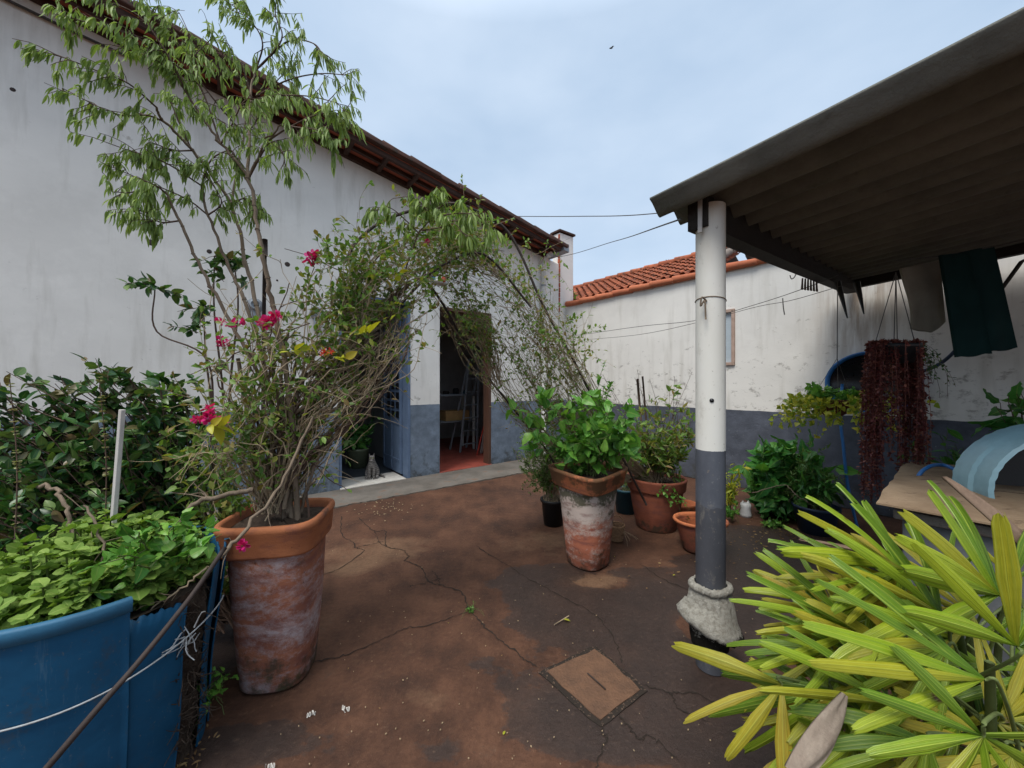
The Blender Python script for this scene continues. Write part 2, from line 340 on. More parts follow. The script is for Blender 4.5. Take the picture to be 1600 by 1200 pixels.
m_soffit = tilemat('soffit_tile', (.46, .13, .075), (.34, .09, .055), (.08, .04, .03), .62)
m_galv = simple('galvanised', (.32, .35, .38), (.20, .22, .24), 8, .5, .3)
m_white = simple('white_pvc', (.66, .655, .62), (.50, .48, .43), 5, .5, bump=.05)
def postmat():
    t = NT('painted_pipe'); p = t.pos(); X, Y, Z = t.sep(p)
    wc = t.ramp(t.noise(3, 5, t.map(p, (1, 1, .4))), [(.3, (.60, .585, .52)), (.65, (.68, .67, .63))])
    up = t.N('ShaderNodeMapRange'); t.put(up.inputs[0], Z); up.inputs[1].default_value = 2.05; up.inputs[2].default_value = 2.5; up.inputs[3].default_value = 0; up.inputs[4].default_value = .55
    wc = t.mix(t.math('MULTIPLY', up.outputs[0], t.ramp(t.noise(12, 4, t.map(p, (1, 1, .12))), [(.35, .2), (.6, 1.)])), wc, (.36, .25, .12))
    gc = t.ramp(t.noise(6, 6, t.map(p, (1, 1, .5)), .7), [(.3, (.062, .068, .085)), (.7, (.11, .12, .145))])
    lo = t.math('LESS_THAN', Z, t.math('ADD', .87, t.math('MULTIPLY', t.math('SUBTRACT', t.noise(14, 4), .5), .12)))
    gc = t.mix(t.math('MULTIPLY', lo, .6), gc, (.045, .045, .05))
    gc = t.mix(t.ramp(t.noise(60, 4), [(.66, 0.), (.72, .5)]), gc, (.2, .2, .2))
    c = t.mix(t.math('GREATER_THAN', t.math('ADD', Z, t.math('MULTIPLY', t.math('SUBTRACT', t.noise(17, 5, rough=.7), .5), .012)), 1.153), gc, wc); c = t.mix(t.math('MULTIPLY', t.ramp(t.noise(11, 7, t.map(p, (1, 1, .5)), .8), [(.56, 0.), (.66, 1.)]), .3), c, (.30, .27, .22)); c = t.mix(t.ramp(t.noise(38, 4), [(.67, 0.), (.71, .5)]), c, (.25, .2, .15))
    t.bump(t.noise(25, 4), .1, .004); return t.fin(c, .55, .4)
m_post = postmat()
def collarmat():
    t = NT('lime_mortar'); p = t.pos(); X, Y, Z = t.sep(p)
    c = t.ramp(t.noise(35, 6, rough=.75), [(.3, (.23, .21, .17)), (.6, (.50, .48, .42))])
    dk = t.math('LESS_THAN', Z, t.math('ADD', .215, t.math('MULTIPLY', t.math('SUBTRACT', t.noise(24, 6, rough=.85), .5), .34)))
    c = t.mix(dk, c, (.016, .014, .011)); t.bump(t.noise(70, 6, rough=.8), 1, .02); return t.fin(c, .95, .2)
m_collar = collarmat()
def sheetmat():
    t = NT('fibre_cement_sheet'); v = t.map(t.pos(), (1, 1, 1), rot=(0, 0, R(51.5))); v2 = t.map(v, (.5, 4, 1))
    c = t.ramp(t.noise(2.5, 7, None, .7), [(.3, (.10, .102, .09)), (.7, (.18, .18, .16))]); c = t.mix(t.ramp(t.noise(9, 7, rough=.75), [(.58, 0.), (.75, .5)]), c, (.05, .048, .04))
    t.bump(t.noise(70, 4, rough=.7), .5, .006); return t.fin(c, .92, .15)
m_sheet = sheetmat()
def terramat(name, a, b, salt, amt, moss=None, mz=(.5, .8), lo=0, hi=.8, rimz=9):
    t = NT(name); p = t.pos(); X, Y, Z = t.sep(p)
    c = t.ramp(t.noise(4, 6, t.map(p, (1, 1, 3)), .65), [(.3, b), (.65, a)])
    band = t.noise(3.4, 8, t.map(p, (1, 1, 2.1), rot=(R(14), R(11), 0)), .72, .9)
    pt = t.noise(30, 7, t.map(p, (1, 1, 1.2)), .8)
    bsum = t.math('ADD', t.math('MULTIPLY', band, .6), t.math('MULTIPLY', pt, .4))
    if name.startswith('mossy'):
        zb_ = t.N('ShaderNodeMapRange'); t.put(zb_.inputs[0], Z); zb_.inputs[1].default_value = .28; zb_.inputs[2].default_value = .45; zb_.inputs[3].default_value = -.04; zb_.inputs[4].default_value = .14; bsum = t.math('ADD', bsum, zb_.outputs[0])
    sf = t.ramp(bsum, [(amt, 0.), (amt+.14, 1.)])
    sf = t.math('MULTIPLY', sf, t.math('LESS_THAN', Z, rimz)); c = t.mix(t.math('MULTIPLY', sf, .8), c, salt)
    pk = t.ramp(t.noise(5.5, 6, t.map(p, (1, 1, 3), loc=(3, 2, 1)), .7), [(.5, 0.), (.62, .55)])
    c = t.mix(t.math('MULTIPLY', pk, t.math('LESS_THAN', Z, rimz)), c, (.15, .06, .055))
    if moss:
        m = t.N('ShaderNodeMapRange'); t.put(m.inputs[0], Z); m.inputs[1].default_value = mz[0]; m.inputs[2].default_value = mz[1]; m.inputs[3].default_value = -.15; m.inputs[4].default_value = .1
        mf = t.ramp(t.math('ADD', t.noise(7, 7, rough=.7), m.outputs[0]), [(.52, 0.), (.6, 1.)]); c = t.mix(t.math('MULTIPLY', mf, .85), c, moss)
    g = t.N('ShaderNodeMapRange'); t.put(g.inputs[0], Z); g.inputs[1].default_value = .22; g.inputs[2].default_value = .02; g.inputs[3].default_value = 0; g.inputs[4].default_value = .2
    c = t.mix(t.ramp(t.math('ADD', t.noise(9, 5, rough=.7), g.outputs[0]), [(.6, 0.), (.74, .8)]), c, (.05, .045, .03))
    sp_ = t.ramp(t.noise(75, 3), [(.68, 0.), (.73, .7)]); c = t.mix(sp_, c, (.06, .03, .02))
    t.bump(t.math('ADD', t.noise(45, 5, rough=.7), t.math('MULTIPLY', sf, .4)), .45, .006); return t.fin(c, .82, .25)
m_potA = terramat('salted_terracotta', (.33, .125, .07), (.20, .075, .05), (.40, .35, .365), .46, (.07, .07, .03), (.25, .0), rimz=.70)
m_potArim = terramat('terracotta_rim', (.42, .155, .068), (.32, .11, .05), (.4, .3, .25), .75)
m_potB = terramat('mossy_terracotta', (.44, .15, .085), (.28, .09, .055), (.55, .50, .45), .47, (.05, .055, .025), (.30, .62), rimz=.66)
m_potBrim = terramat('old_terracotta_rim', (.46, .16, .07), (.33, .11, .05), (.4, .3, .2), .7, (.1, .06, .03), (.5, .72))
m_potC = terramat('brown_terracotta', (.27, .085, .048), (.17, .055, .034), (.3, .2, .15), .66)
m_terra = terramat('orange_terracotta', (.55, .18, .075), (.42, .13, .055), (.4, .3, .2), .7)
m_soil = simple('potting_soil', (.075, .05, .034), (.022, .016, .012), 40, .95, bump=1)
def bluemat():
    t = NT('blue_plastic'); p = t.pos(); c = t.ramp(t.noise(2.5, 5, t.map(p, (1, 1, 1.4)), .6), [(.3, (.004, .052, .115)), (.7, (.009, .090, .19))])
    c = t.mix(t.ramp(t.noise(14, 6, t.map(p, (1, 1, .7)), .75), [(.55, 0.), (.70, .55)]), c, (.045, .05, .05)); c = t.mix(t.ramp(t.noise(90, 3), [(.66, 0.), (.74, .6)]), c, (.12, .13, .12)); c = t.mix(t.ramp(t.noise(20, 6, t.map(p, (1, 1, .06), rot=(.1, .15, 0)), .8), [(.6, 0.), (.68, .35)]), c, (.09, .16, .22))
    t.bump(t.math('ADD', t.noise(5, 3), t.math('MULTIPLY', t.noise(60, 4), .05)), .35, .02); return t.fin(c, t.ramp(t.noise(9, 5), [(.3, .5), (.7, .7)]), .25)
m_blue = bluemat()
m_bluerim = simple('faded_blue_rim', (.02, .11, .20), (.012, .06, .12), 7, .6)
m_black = simple('black_plastic', (.014, .015, .017), (.008, .008, .009), 12, .45)
m_hose = simple('blue_hose', (.03, .16, .42), (.02, .09, .26), 9, .4)
m_teal = simple('teal_plastic', (.02, .085, .12), (.015, .05, .07), 9, .5)
m_redpl = simple('red_plastic', (.5, .045, .025), (.3, .03, .02), 9, .5)
m_wicker = simple('wicker', (.36, .22, .12), (.15, .08, .045), 50, .8)
m_wire = simple('thin_wire', (.09, .085, .08), (.04, .035, .03), 20, .6, .4)
m_rope = simple('pale_string', (.42, .44, .45), (.25, .25, .25), 30, .8)
m_rod = simple('rusty_rod', (.045, .03, .025), (.018, .014, .013), 30, .75)
m_plank = simple('weathered_plank', (.50, .48, .46), (.26, .22, .20), 8, .85, stretch=(1, 1, .2), bump=.4)
m_bark = simple('pale_bark', (.20, .15, .105), (.085, .06, .04), 26, .85, stretch=(1, 1, .5), bump=.5)
m_twig = simple('dry_twig', (.40, .31, .20), (.15, .105, .07), 14, .85)
m_twigd = simple('dark_twig', (.115, .07, .05), (.045, .03, .024), 14, .85)
m_stemg = simple('green_stem', (.13, .17, .05), (.07, .09, .03), 14, .7)
m_lance = leafmat('lance_leaf', [(.17, .26, .07), (.27, .38, .11), (.36, .47, .15), (.14, .22, .06)], .15, .5, trans=.38)
m_dkleaf = leafmat('dark_leaf', [(.012, .045, .018), (.03, .10, .032), (.07, .18, .04), (.02, .07, .026), (.14, .22, .05), (.045, .13, .04), (.18, .12, .06)], .1, .32, trans=.22)
m_bleaf = leafmat('vine_leaf', [(.08, .17, .035), (.14, .26, .05), (.20, .33, .06), (.10, .18, .045), (.28, .32, .06), (.24, .15, .06)], .1, .45, trans=.38)
m_bright = leafmat('bright_leaf', [(.09, .25, .04), (.15, .37, .055), (.06, .19, .035), (.23, .45, .07)], .2, .38)
m_ore = leafmat('fleshy_leaf', [(.12, .22, .035), (.19, .31, .05), (.27, .39, .08), (.14, .25, .04)], .3, .75)
m_yel = leafmat('yellow_leaf', [(.55, .52, .04), (.42, .46, .04), (.6, .42, .05)], .1)
m_yg = leafmat('yellow_green_leaf', [(.26, .38, .04), (.60, .58, .06), (.68, .60, .08), (.14, .28, .04), (.52, .50, .06)], .1, trans=.4)
m_calla = leafmat('calla_leaf', [(.035, .15, .04), (.08, .27, .05), (.04, .14, .04), (.16, .42, .06)], .2, .32, trans=.25)
m_fine = leafmat('fine_leaf', [(.09, .18, .045), (.15, .25, .06), (.07, .14, .035), (.19, .27, .07)], .05)
m_redchain = leafmat('red_chain_leaf', [(.11, .02, .024), (.19, .038, .036), (.06, .012, .016), (.36, .13, .10), (.14, .03, .03)], .05, .5)
m_palm = leafmat('palm_leaf', [(.18, .28, .018), (.32, .42, .025), (.05, .13, .015), (.44, .48, .03), (.24, .34, .02), (.07, .17, .018), (.36, .43, .025), (.10, .21, .02), (.50, .42, .03), (.13, .25, .02)], .05, .3, tip=(.20, .11, .05), trans=.16, spot=6, rib=4)
m_palmy = leafmat('old_palm_leaf', [(.48, .38, .03), (.40, .36, .03), (.52, .34, .035)], .1, .45, tip=(.2, .09, .03), trans=.25, spot=7, rib=4)
m_dry = simple('dry_sheath', (.34, .28, .22), (.17, .12, .09), 12, .85, stretch=(1, 1, .3), bump=.5)
m_dryd = simple('brown_sheath', (.22, .15, .105), (.085, .055, .04), 12, .85, stretch=(1, 1, .3), bump=.5)
m_dryleaf = leafmat('dry_leaf', [(.32, .20, .10), (.22, .12, .06), (.42, .30, .15)], .1, .8)
m_pink = leafmat('pink_bract', [(.72, .02, .24), (.58, .01, .17), (.82, .05, .33)], .02, .55, trans=.35)
m_redb = leafmat('red_bract', [(.65, .05, .06), (.75, .1, .05)], .02, .5)

# ------------------------------------------------------------------ ground
def make_ground():
    fx = np.arange(-4.2, 5.0, .045); xs = np.concatenate([[-300, -120, -50, -20, -9, -6], fx, [6, 9, 20, 50, 120, 300]])
    fy = np.arange(.3, 8.6, .045); ys = np.concatenate([[-300, -120, -50, -20, -8, -3, -1, -.2], fy, [10, 14, 24, 60, 130, 300]])
    X, Y = np.meshgrid(xs, ys); nx, ny = len(xs), len(ys)
    Z = .004*np.sin(X*1.7+Y*.9)+.003*np.sin(Y*2.3-X*1.1)-.004
    Z = np.where((np.abs(X) > 5) | (Y > 9) | (Y < 0), -.004, Z)
    m = MB(); i = np.arange(ny-1)[:, None]*nx; j = np.arange(nx-1)[None]
    m.add(np.stack([X, Y, Z], -1).reshape(-1, 3), np.stack([i+j, i+j+1, i+nx+j+1, i+nx+j], -1).reshape(-1, 4))
    o = part('ground', m, m_ground); tag(o, 'wet red-brown cement yard floor with dark stains and cracks', 'ground', kind='structure')
    o.data.validate()
    def blobs(lst):
        A = np.zeros_like(X)
        for px, py, rx, ry, a in lst:
            c = G(px, py); k = c.y/F; ryd = ry*c.y*c.y/(CH*F)
            A = np.maximum(A, 0)+a*np.exp(-(((X-c.x)/(rx*k))**2+((Y-c.y)/ryd)**2)**1.3)
        return np.clip(A, -.6, 1).ravel()
    wet = blobs([(1010, 960, 190, 90, .95), (880, 935, 110, 45, .7), (820, 890, 90, 30, .5), (1250, 900, 190, 90, .9), (1200, 840, 120, 25, .6), (760, 1060, 110, 60, .35), (900, 1130, 130, 60, .8),
                 (480, 1150, 170, 50, .55), (640, 1000, 60, 45, .3), (340, 1020, 60, 120, .8), (1050, 1080, 130, 45, .5), (1150, 1160, 200, 70, .8), (700, 1180, 90, 40, .4), (820, 815, 70, 14, .3), (300, 1180, 120, 60, .5),
                 (1090, 980, 40, 30, -.8), (920, 915, 70, 18, -.8), (985, 1110, 40, 30, -.5), (560, 940, 110, 60, -.35), (780, 860, 100, 22, -.3)])
    dry = blobs([(590, 860, 90, 28, .75), (540, 890, 50, 14, .6), (860, 845, 130, 28, .55), (930, 905, 60, 16, .8), (1070, 1000, 45, 60, .35), (600, 1010, 130, 60, .3), (650, 1100, 120, 50, .35), (740, 790, 150, 12, .3), (870, 1170, 60, 30, .45)])
    for nm, A in (('wet', wet), ('dry', dry)):
        at = o.data.attributes.new(nm, 'FLOAT', 'POINT'); at.data.foreach_set('value', A.astype(np.float32))
    def gz(x, y): return .004*math.sin(x*1.7+y*.9)+.003*math.sin(y*2.3-x*1.1)-.004
    cracks = [[(534, 806), (534, 814), (535, 836), (552, 848), (556, 856), (568, 862), (532, 888), (500, 899)], [(556, 856), (584, 850), (600, 846)],
              [(560, 808), (572, 820), (586, 830), (602, 830), (602, 848), (606, 856), (628, 860), (638, 870), (631, 878)],
              [(586, 830), (592, 846), (606, 856)],
              [(631, 876), (659, 888), (669, 909), (687, 915), (722, 927), (732, 951), (750, 972), (778, 997), (813, 1025), (840, 1042)], [(676, 893), (686, 905), (687, 915)],
              [(728, 956), (673, 976), (631, 983), (596, 1000), (533, 1025), (488, 1034)], [(743, 853), (771, 871), (795, 885), (823, 902), (865, 925), (930, 960), (960, 1000), (972, 1035)],
              [(1005, 1070), (1047, 1080), (1088, 1084), (1134, 1105), (1180, 1120)], [(960, 1113), (985, 1140), (997, 1155), (1017, 1153), (1060, 1190)], [(937, 1128), (945, 1160), (930, 1199)],
              [(1140, 905), (1100, 925), (1040, 905), (1000, 880)], [(690, 905), (650, 915), (640, 917)], [(1047, 1080), (1060, 1105), (1110, 1130)]]
    cm = MB()
    for ci, cpl in enumerate(cracks):
        P = spline([G(*q) for q in cpl], 9); P[:, :2] += rng.normal(size=(len(P), 2))*.0055
        T = np.gradient(P, axis=0); T /= np.linalg.norm(T, axis=1)[:, None]+1e-9; Nn = np.stack([-T[:, 1], T[:, 0], 0*T[:, 0]], -1)
        wd = np.abs(rng.normal(size=len(P)))*.0022+.0011*(1.8 if ci in (0, 2, 4) else 1); wd[0] = wd[-1] = .0005
        V = []
        for p, nn, w_ in zip(P, Nn, wd):
            for sgn in (-1, 1):
                q = p+nn*w_*sgn; V.append((q[0], q[1], gz(q[0], q[1])+.004))
        cm.add(V, [(2*k, 2*k+1, 2*k+3, 2*k+2) for k in range(len(P)-1)])
    part('crack', cm, m_crack, o, smooth=False)
    return gz
gz = make_ground()
# cement strip beside the house
def irregular_slab(name, poly, z0, z1, mat, seed=0, amp=.008, inner=.0):
    rg = np.random.default_rng(seed); P = []
    for a, b in zip(poly, poly[1:]+poly[:1]):
        n = max(2, int((b-a).length/.05))
        for k in range(n): q = a.lerp(b, k/n); P.append((q.x+rg.normal()*amp, q.y+rg.normal()*amp))
    m = MB(); n = len(P); m.add([(x, y, z0) for x, y in P]+[(x, y, z1) for x, y in P], [(i, (i+1) % n, n+(i+1) % n, n+i) for i in range(n)]); m.f.append(np.array([[m.n-n+i for i in range(n)]]))
    return m
o = part('pavement', irregular_slab('w', [HW(-9, .002), HW(3.5, .002), HW(3.5, .88), HW(0, .80), HW(-3, .68), HW(-9, .68)], -.03, .014, m_walk, 3), m_walk, smooth=False)
tag(o, 'grey cement strip along the foot of the house wall', 'pavement', kind='structure')
# inspection hatch
hc = [G(852, 1052), G(930, 1015), G(1003, 1078), G(937, 1128)]
cen = sum(hc, Vector((0, 0, 0)))/4
h = thing('hatch_cover', cen, 'square reddish cement hatch cover set diagonally into the yard floor', 'hatch')
m = irregular_slab('g', [cen+(q-cen)*1.13 for q in hc], -.02, .0035, m_crack, 5, .004); part('gap', m, m_crack, h, smooth=False)
m = irregular_slab('c', [cen+(q-cen)*.975 for q in hc], -.01, .008, m_hatch, 6, .0045); part('slab', m, m_hatch, h, smooth=False)
m = MB(); m.tube([G(918, 1052, .013), G(932, 1064, .015), G(946, 1077, .013)], .0035); part('handle', m, m_rod, h)
m = MB()
for k in range(150):
    i = rnd.randrange(4); a, b = hc[i], hc[(i+1) % 4]; q = a.lerp(b, rnd.random()); q = cen+(q-cen)*rnd.uniform(.98, 1.16); r = rnd.uniform(.001, .0035)
    m.bevbox(q+UP*.004, Vector((r, rnd.uniform(-.001, .001), 0)), Vector((0, r*rnd.uniform(.6, 1.2), 0)), UP*r*.7, r*.3)
part('rubble', m, m_rubble, h, smooth=False)['kind'] = 'stuff'

# ------------------------------------------------------------------ house
house = thing('house', HW(0, -2), 'white plastered gable house with blue-grey base band and two open doorways', 'house')
def wallgrid(m, fr, ts, zs, hole, th, top):
    """fr(t,q,z); outer face q=0, inner q=-th; hole(i,j) -> bool"""
    def zz(j, t): return top(t) if j == len(zs)-1 else zs[j]
    for i in range(len(ts)-1):
        for j in range(len(zs)-1):
            if hole(i, j): continue
            a, b = ts[i], ts[i+1]; c = [(a, zz(j, a)), (b, zz(j, b)), (b, zz(j+1, b)), (a, zz(j+1, a))]
            for q, rev in ((0, False), (-th, True)):
                v = [tuple(fr(t, q, z)) for t, z in c]; m.add(v, [(3, 2, 1, 0) if rev else (0, 1, 2, 3)])
            nb = [((i, j-1), 0, 1), ((i+1, j), 1, 2), ((i, j+1), 2, 3), ((i-1, j), 3, 0)]
            for (ii, jj), p, q in nb:
                if ii < 0 or jj < 0 or ii >= len(ts)-1 or jj >= len(zs)-1 or hole(ii, jj):
                    v = [tuple(fr(*(c[k][0], d, c[k][1]))) for k, d in ((p, 0), (p, -th), (q, -th), (q, 0))]; m.add(v, [(0, 1, 2, 3)])
DT = 2.8
m = MB(); wallgrid(m, HW, [-9, -1.05, 0, .513, 1.573, 3.345], [0, DT, 5], lambda i, j: j == 0 and i in (1, 3), .22, lambda t: ztop(t)+.0)
part('wall', m, m_wall, house, smooth=False)
# rooms
m = MB()
def room(t0, t1, q1, h=3.0):
    q0 = -.222
    a, b, c, d = [(t0, q0), (t1, q0), (t1, q1), (t0, q1)]
    for p, q in ((b, c), (c, d), (d, a)): m.add([tuple(HW(p[0], p[1], .0)), tuple(HW(q[0], q[1], 0)), tuple(HW(q[0], q[1], h)), tuple(HW(p[0], p[1], h))], [(0, 1, 2, 3)])
    m.add([tuple(HW(p[0], p[1], h)) for p in (a, b, c, d)], [(0, 1, 2, 3)])
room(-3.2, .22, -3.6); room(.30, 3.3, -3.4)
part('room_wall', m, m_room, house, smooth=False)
m = MB(); m.add([tuple(HW(t, q, .006)) for t, q in ((-3.2, -.0), (.2, -.0), (.2, -3.6), (-3.2, -3.6))], [(0, 1, 2, 3)]); m.v[-1][0] = HW(-3.2, -.23, .006); m.v[-1][1] = HW(.2, -.23, .006)
m.add([tuple(HW(t, q, .006)) for t, q in ((-1.05, 0), (0, 0), (0, -.23), (-1.05, -.23))], [(0, 1, 2, 3)])
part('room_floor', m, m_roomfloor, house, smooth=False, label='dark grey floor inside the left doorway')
m = MB(); m.add([tuple(HW(t, q, .022)) for t, q in ((.3, -.23), (3.3, -.23), (3.3, -3.4), (.3, -3.4))], [(0, 1, 2, 3)])
m.box(HW(1.043, -.11, .011), d1*.53, n1*.12, UP*.011)
part('room_floor', m, m_red, house, smooth=False, label='red cement floor inside the right doorway')
m = MB(); m.bevbox(HW(-.56, -.24, .012), d1*.48, n1*.27, UP*.014, .004); part('door_sill', m, m_marble, house, smooth=False, label='white tile doorstep in the left doorway')
# left door: blue steel, folded back inside
m = MB(); dq = lambda q, z: HW(-.045, q, z)
m.bevbox(HW(-.05, -.62, 1.40), d1*.018, n1*.40, UP*1.36, .004)
for z0 in np.arange(.25, 2.6, .6): m.bevbox(HW(-.072, -.62, z0), d1*.006, n1*.38, UP*.02, .002)
for q0 in (-.99, -.62, -.25): m.bevbox(HW(-.072, q0, 1.4), d1*.007, n1*.02, UP*1.33, .002)
door = part('door', m, m_bluedoor, house, smooth=False, label='blue-grey steel door standing open in the left doorway')
m = MB()
for col in range(3):
    for row in range(9):
        m = MB(); m.bevbox(HW(-.082, -.34-col*.2, 1.0+row*.155), d1*.004, n1*.06, UP*.055, .002); part('pane', m, m_dark, door, smooth=False)
m = MB(); m.tube([HW(-.09, -.92, 1.25), HW(-.13, -.92, 1.25), HW(-.13, -.92, 1.10)], .009); part('handle', m, m_galv, door)
m = MB()
m.bevbox(HW(-.022, -.1, DT/2), d1*.022, n1*.105, UP*DT/2, .004); m.bevbox(HW(-1.03, -.1, DT/2), d1*.018, n1*.09, UP*DT/2, .004); m.bevbox(HW(-.53, -.1, DT-.025), d1*.47, n1*.09, UP*.024, .004)
part('door_frame', m, m_bluedoor, house, smooth=False)
m = MB(); m.bevbox(HW(1.545, -.1, DT/2), d1*.026, n1*.09, UP*DT/2, .004); m.bevbox(HW(.53, -.14, DT/2), d1*.016, n1*.06, UP*DT/2, .004); m.bevbox(HW(1.03, -.1, DT-.025), d1*.47, n1*.09, UP*.024, .004)
part('door_frame', m, m_brown, house, smooth=False, label='brown wooden frame of the right doorway')
# gable roof
OV = .5; TE = 2.93
roof = MB(); top = MB()
ts = np.arange(-9, TE+.001, .40)
def rz(t): return ztop(t)+.05
# tile courses: overlapping slabs stepping along the slope, scalloped edge at the rake
for a in np.arange(-9, TE-.01, .40):
    b = a+.47
    for q0 in np.arange(-3.5, OV-.01, .20):
        cx, wd = q0+.10, .098; N_ = 5; V = []
        for (tt, lift) in ((a, .045), (b, .012)):
            for k in range(N_+1):
                u = k/N_*2-1; V.append(tuple(HW(tt, cx+u*wd, rz(tt)+.055-lift*0+lift+.035*math.cos(u*1.5)+rnd.uniform(-.003, .003))))
        top.add(V, [(k, k+1, N_+1+k+1, N_+1+k) for k in range(N_)])
for a in np.arange(-9, TE-.05, .40):     # edge tiles with thickness along the rake
    j = rnd.uniform(-.012, .012)
    top.bevbox(HW(a+.22, OV+.0+j, rz(a+.22)+.055+rnd.uniform(0, .015)), (d1*.235-UP*.035), n1*.05, UP*.032, .012)
    top.tube([HW(a-.02, OV-.02+j, rz(a)+.085), HW(a+.44, OV-.02+j, rz(a+.44)+.075)], [.062, .05], 8)
part('tile', top, m_edge, house, smooth=False, label='weathered dark roof tiles along the gable edge')['kind'] = 'stuff'
m = MB(); m.add([tuple(HW(t, q, rz(t)+dz)) for dz in (.015, .04) for t, q in ((-9, OV-.03), (TE, OV-.03), (TE, -4), (-9, -4))], [(0, 1, 2, 3), (7, 6, 5, 4), (0, 4, 5, 1), (1, 5, 6, 2)])
part('soffit', m, m_soffit, house, smooth=False)
m = MB()
for t in np.arange(-8.8, TE, .46): m.bevbox(HW(t, OV/2-.02, rz(t)-.022), d1*.028, n1*(OV/2-.005), UP*.032, .004)
part('rafter', m, m_raf, house, smooth=False)
m = MB()
for q0, hh in ((.035, .045), (OV-.055, .03), (.24, .018)):
    m.add([tuple(HW(t, q0+dq_, rz(t)+dz)) for t in (-9, TE) for dq_, dz in ((-.025, -.02-hh), (.025, -.02-hh), (.025, .012), (-.025, .012))], [(0, 1, 5, 4), (1, 2, 6, 5), (2, 3, 7, 6), (3, 0, 4, 7), (0, 3, 2, 1), (4, 5, 6, 7)])
part('batten', m, m_raf, house, smooth=False)
m = MB(); g0 = TE+.02; zb = rz(TE)-.035
pr = [(0, .13), (0, 0), (.15, -.02), (.15, .14), (.142, .14), (.142, -.012), (.008, .008), (.008, .13)]
V = [tuple(HW(g0+x, q, zb+z)) for q in (OV+.02, -3.8) for x, z in pr]; k = len(pr)
m.add(V, [(i, (i+1) % k, k+(i+1) % k, k+i) for i in range(k)]+[(3, 2, 5, 4), (1, 6, 5, 2), (0, 7, 6, 1)])
m.add([tuple(HW(g0+x, OV+.02, zb+z)) for x, z in ((0, .13), (.15, .14), (.15, -.02), (0, 0))], [(0, 1, 2, 3)])
part('gutter', m, m_galv, house, smooth=False)
m = MB(); m.tube([HW(2.83, .16, 4.08), HW(2.83, .07, 3.95), HW(2.83, .07, 2.5), HW(2.83, .07, .05)], .048, 14)
m.tube([HW(2.83, .3, 4.10), HW(2.83, .2, 4.09)], .05, 14)
dp = part('downpipe', m, m_white, house); m = MB()
for z in (3.5, 2.4, 1.3): m = MB(); m.tube([HW(2.83, .07, z), HW(2.83, .07, z+.03)], .053, 14); part('clamp', m, m_galv, dp)
m = MB(); m.tube(spline([HW(-9, .06, ztop(-9)-.1), HW(-6, .03, ztop(-6)-.13), HW(-3.5, .03, ztop(-3.5)-.12), HW(-3.0, .02, ztop(-3)-.06)], 6), .012, 6)
m.tube(spline([HW(-9, .09, ztop(-9)-.1), HW(-6, .06, ztop(-6)-.14), HW(-3.5, .05, ztop(-3.5)-.13), HW(-3.0, .02, ztop(-3)-.06)], 6), .006, 6)
part('cable', m, m_wire, house)
# screw holes and plugs in the plaster
m = MB()
for px, py, r in ((237, 379, .022), (327, 393, .016), (449, 413, .02), (665, 506, .01), (433, 438, .008), (20, 140, .012), (700, 480, .01)):
    a = (px-800)/F; t = (a*5.83+1.61)/(.7826-a*.6225); Y = 5.83+.6225*t; z = CH-(py-600)/F*Y
    m = MB(); m.loft(HW(t, .004, z), [(r*1.6, -.003), (r, .001), (r*.5, .0015), (.0005, .001)], seg=9, tilt=Matrix.Rotation(R(90), 4, 'X') @ Matrix.Identity(4) if False else (n1.to_track_quat('Z', 'Y').to_matrix().to_4x4())); part('plug_hole', m, m_rod, house)
# small wall fittings seen through the vine
for px, py, Yq in ((398, 478, 0), (495, 490, 0)):
    a = (px-800)/F; t = (a*5.83+1.61)/(.7826-a*.6225); Y = 5.83+.6225*t; z = CH-(py-600)/F*Y
    m = MB(); rot = n1.to_track_quat('Z', 'Y').to_matrix().to_4x4()
    m.loft(HW(t, .0, z), [(.09, .002), (.09, .03), (.06, .05), (.06, .12), (.045, .13), (.04, .11), (.0005, .10)], seg=20, tilt=rot)
    m.bevbox(HW(t, .03, z-.14), d1*.04, n1*.025, UP*.10, .006)
    part('wall_lamp', m, m_galv, house, label='grey round fitting on the wall behind the vine')

# pier at the end of the gable wall
pier = thing('brick_pillar', RW(-.1, -.1), 'tall plastered pillar with flaking edge and tile cap beside the gutter', 'pillar')
m = MB(); m.bevbox(HW(3.575, -.10, 2.38), d1*.215, n1*.11, UP*2.38, .01); part('shaft', m, m_wall, pier, smooth=False)
m = MB(); m.bevbox(HW(3.575, -.10, 4.80), d1*.25, n1*.15, UP*.022, .008); part('cap', m, m_raf, pier, smooth=False)
m = MB()
for k in range(16):
    z = 3.1+k*.105; m.bevbox(HW(3.352+rnd.uniform(-.003, .003), rnd.uniform(-.01, .003), z), d1*.012, n1*rnd.uniform(.018, .035), UP*.045, .005)
part('exposed_brick', m, m_soffit, pier, smooth=False)

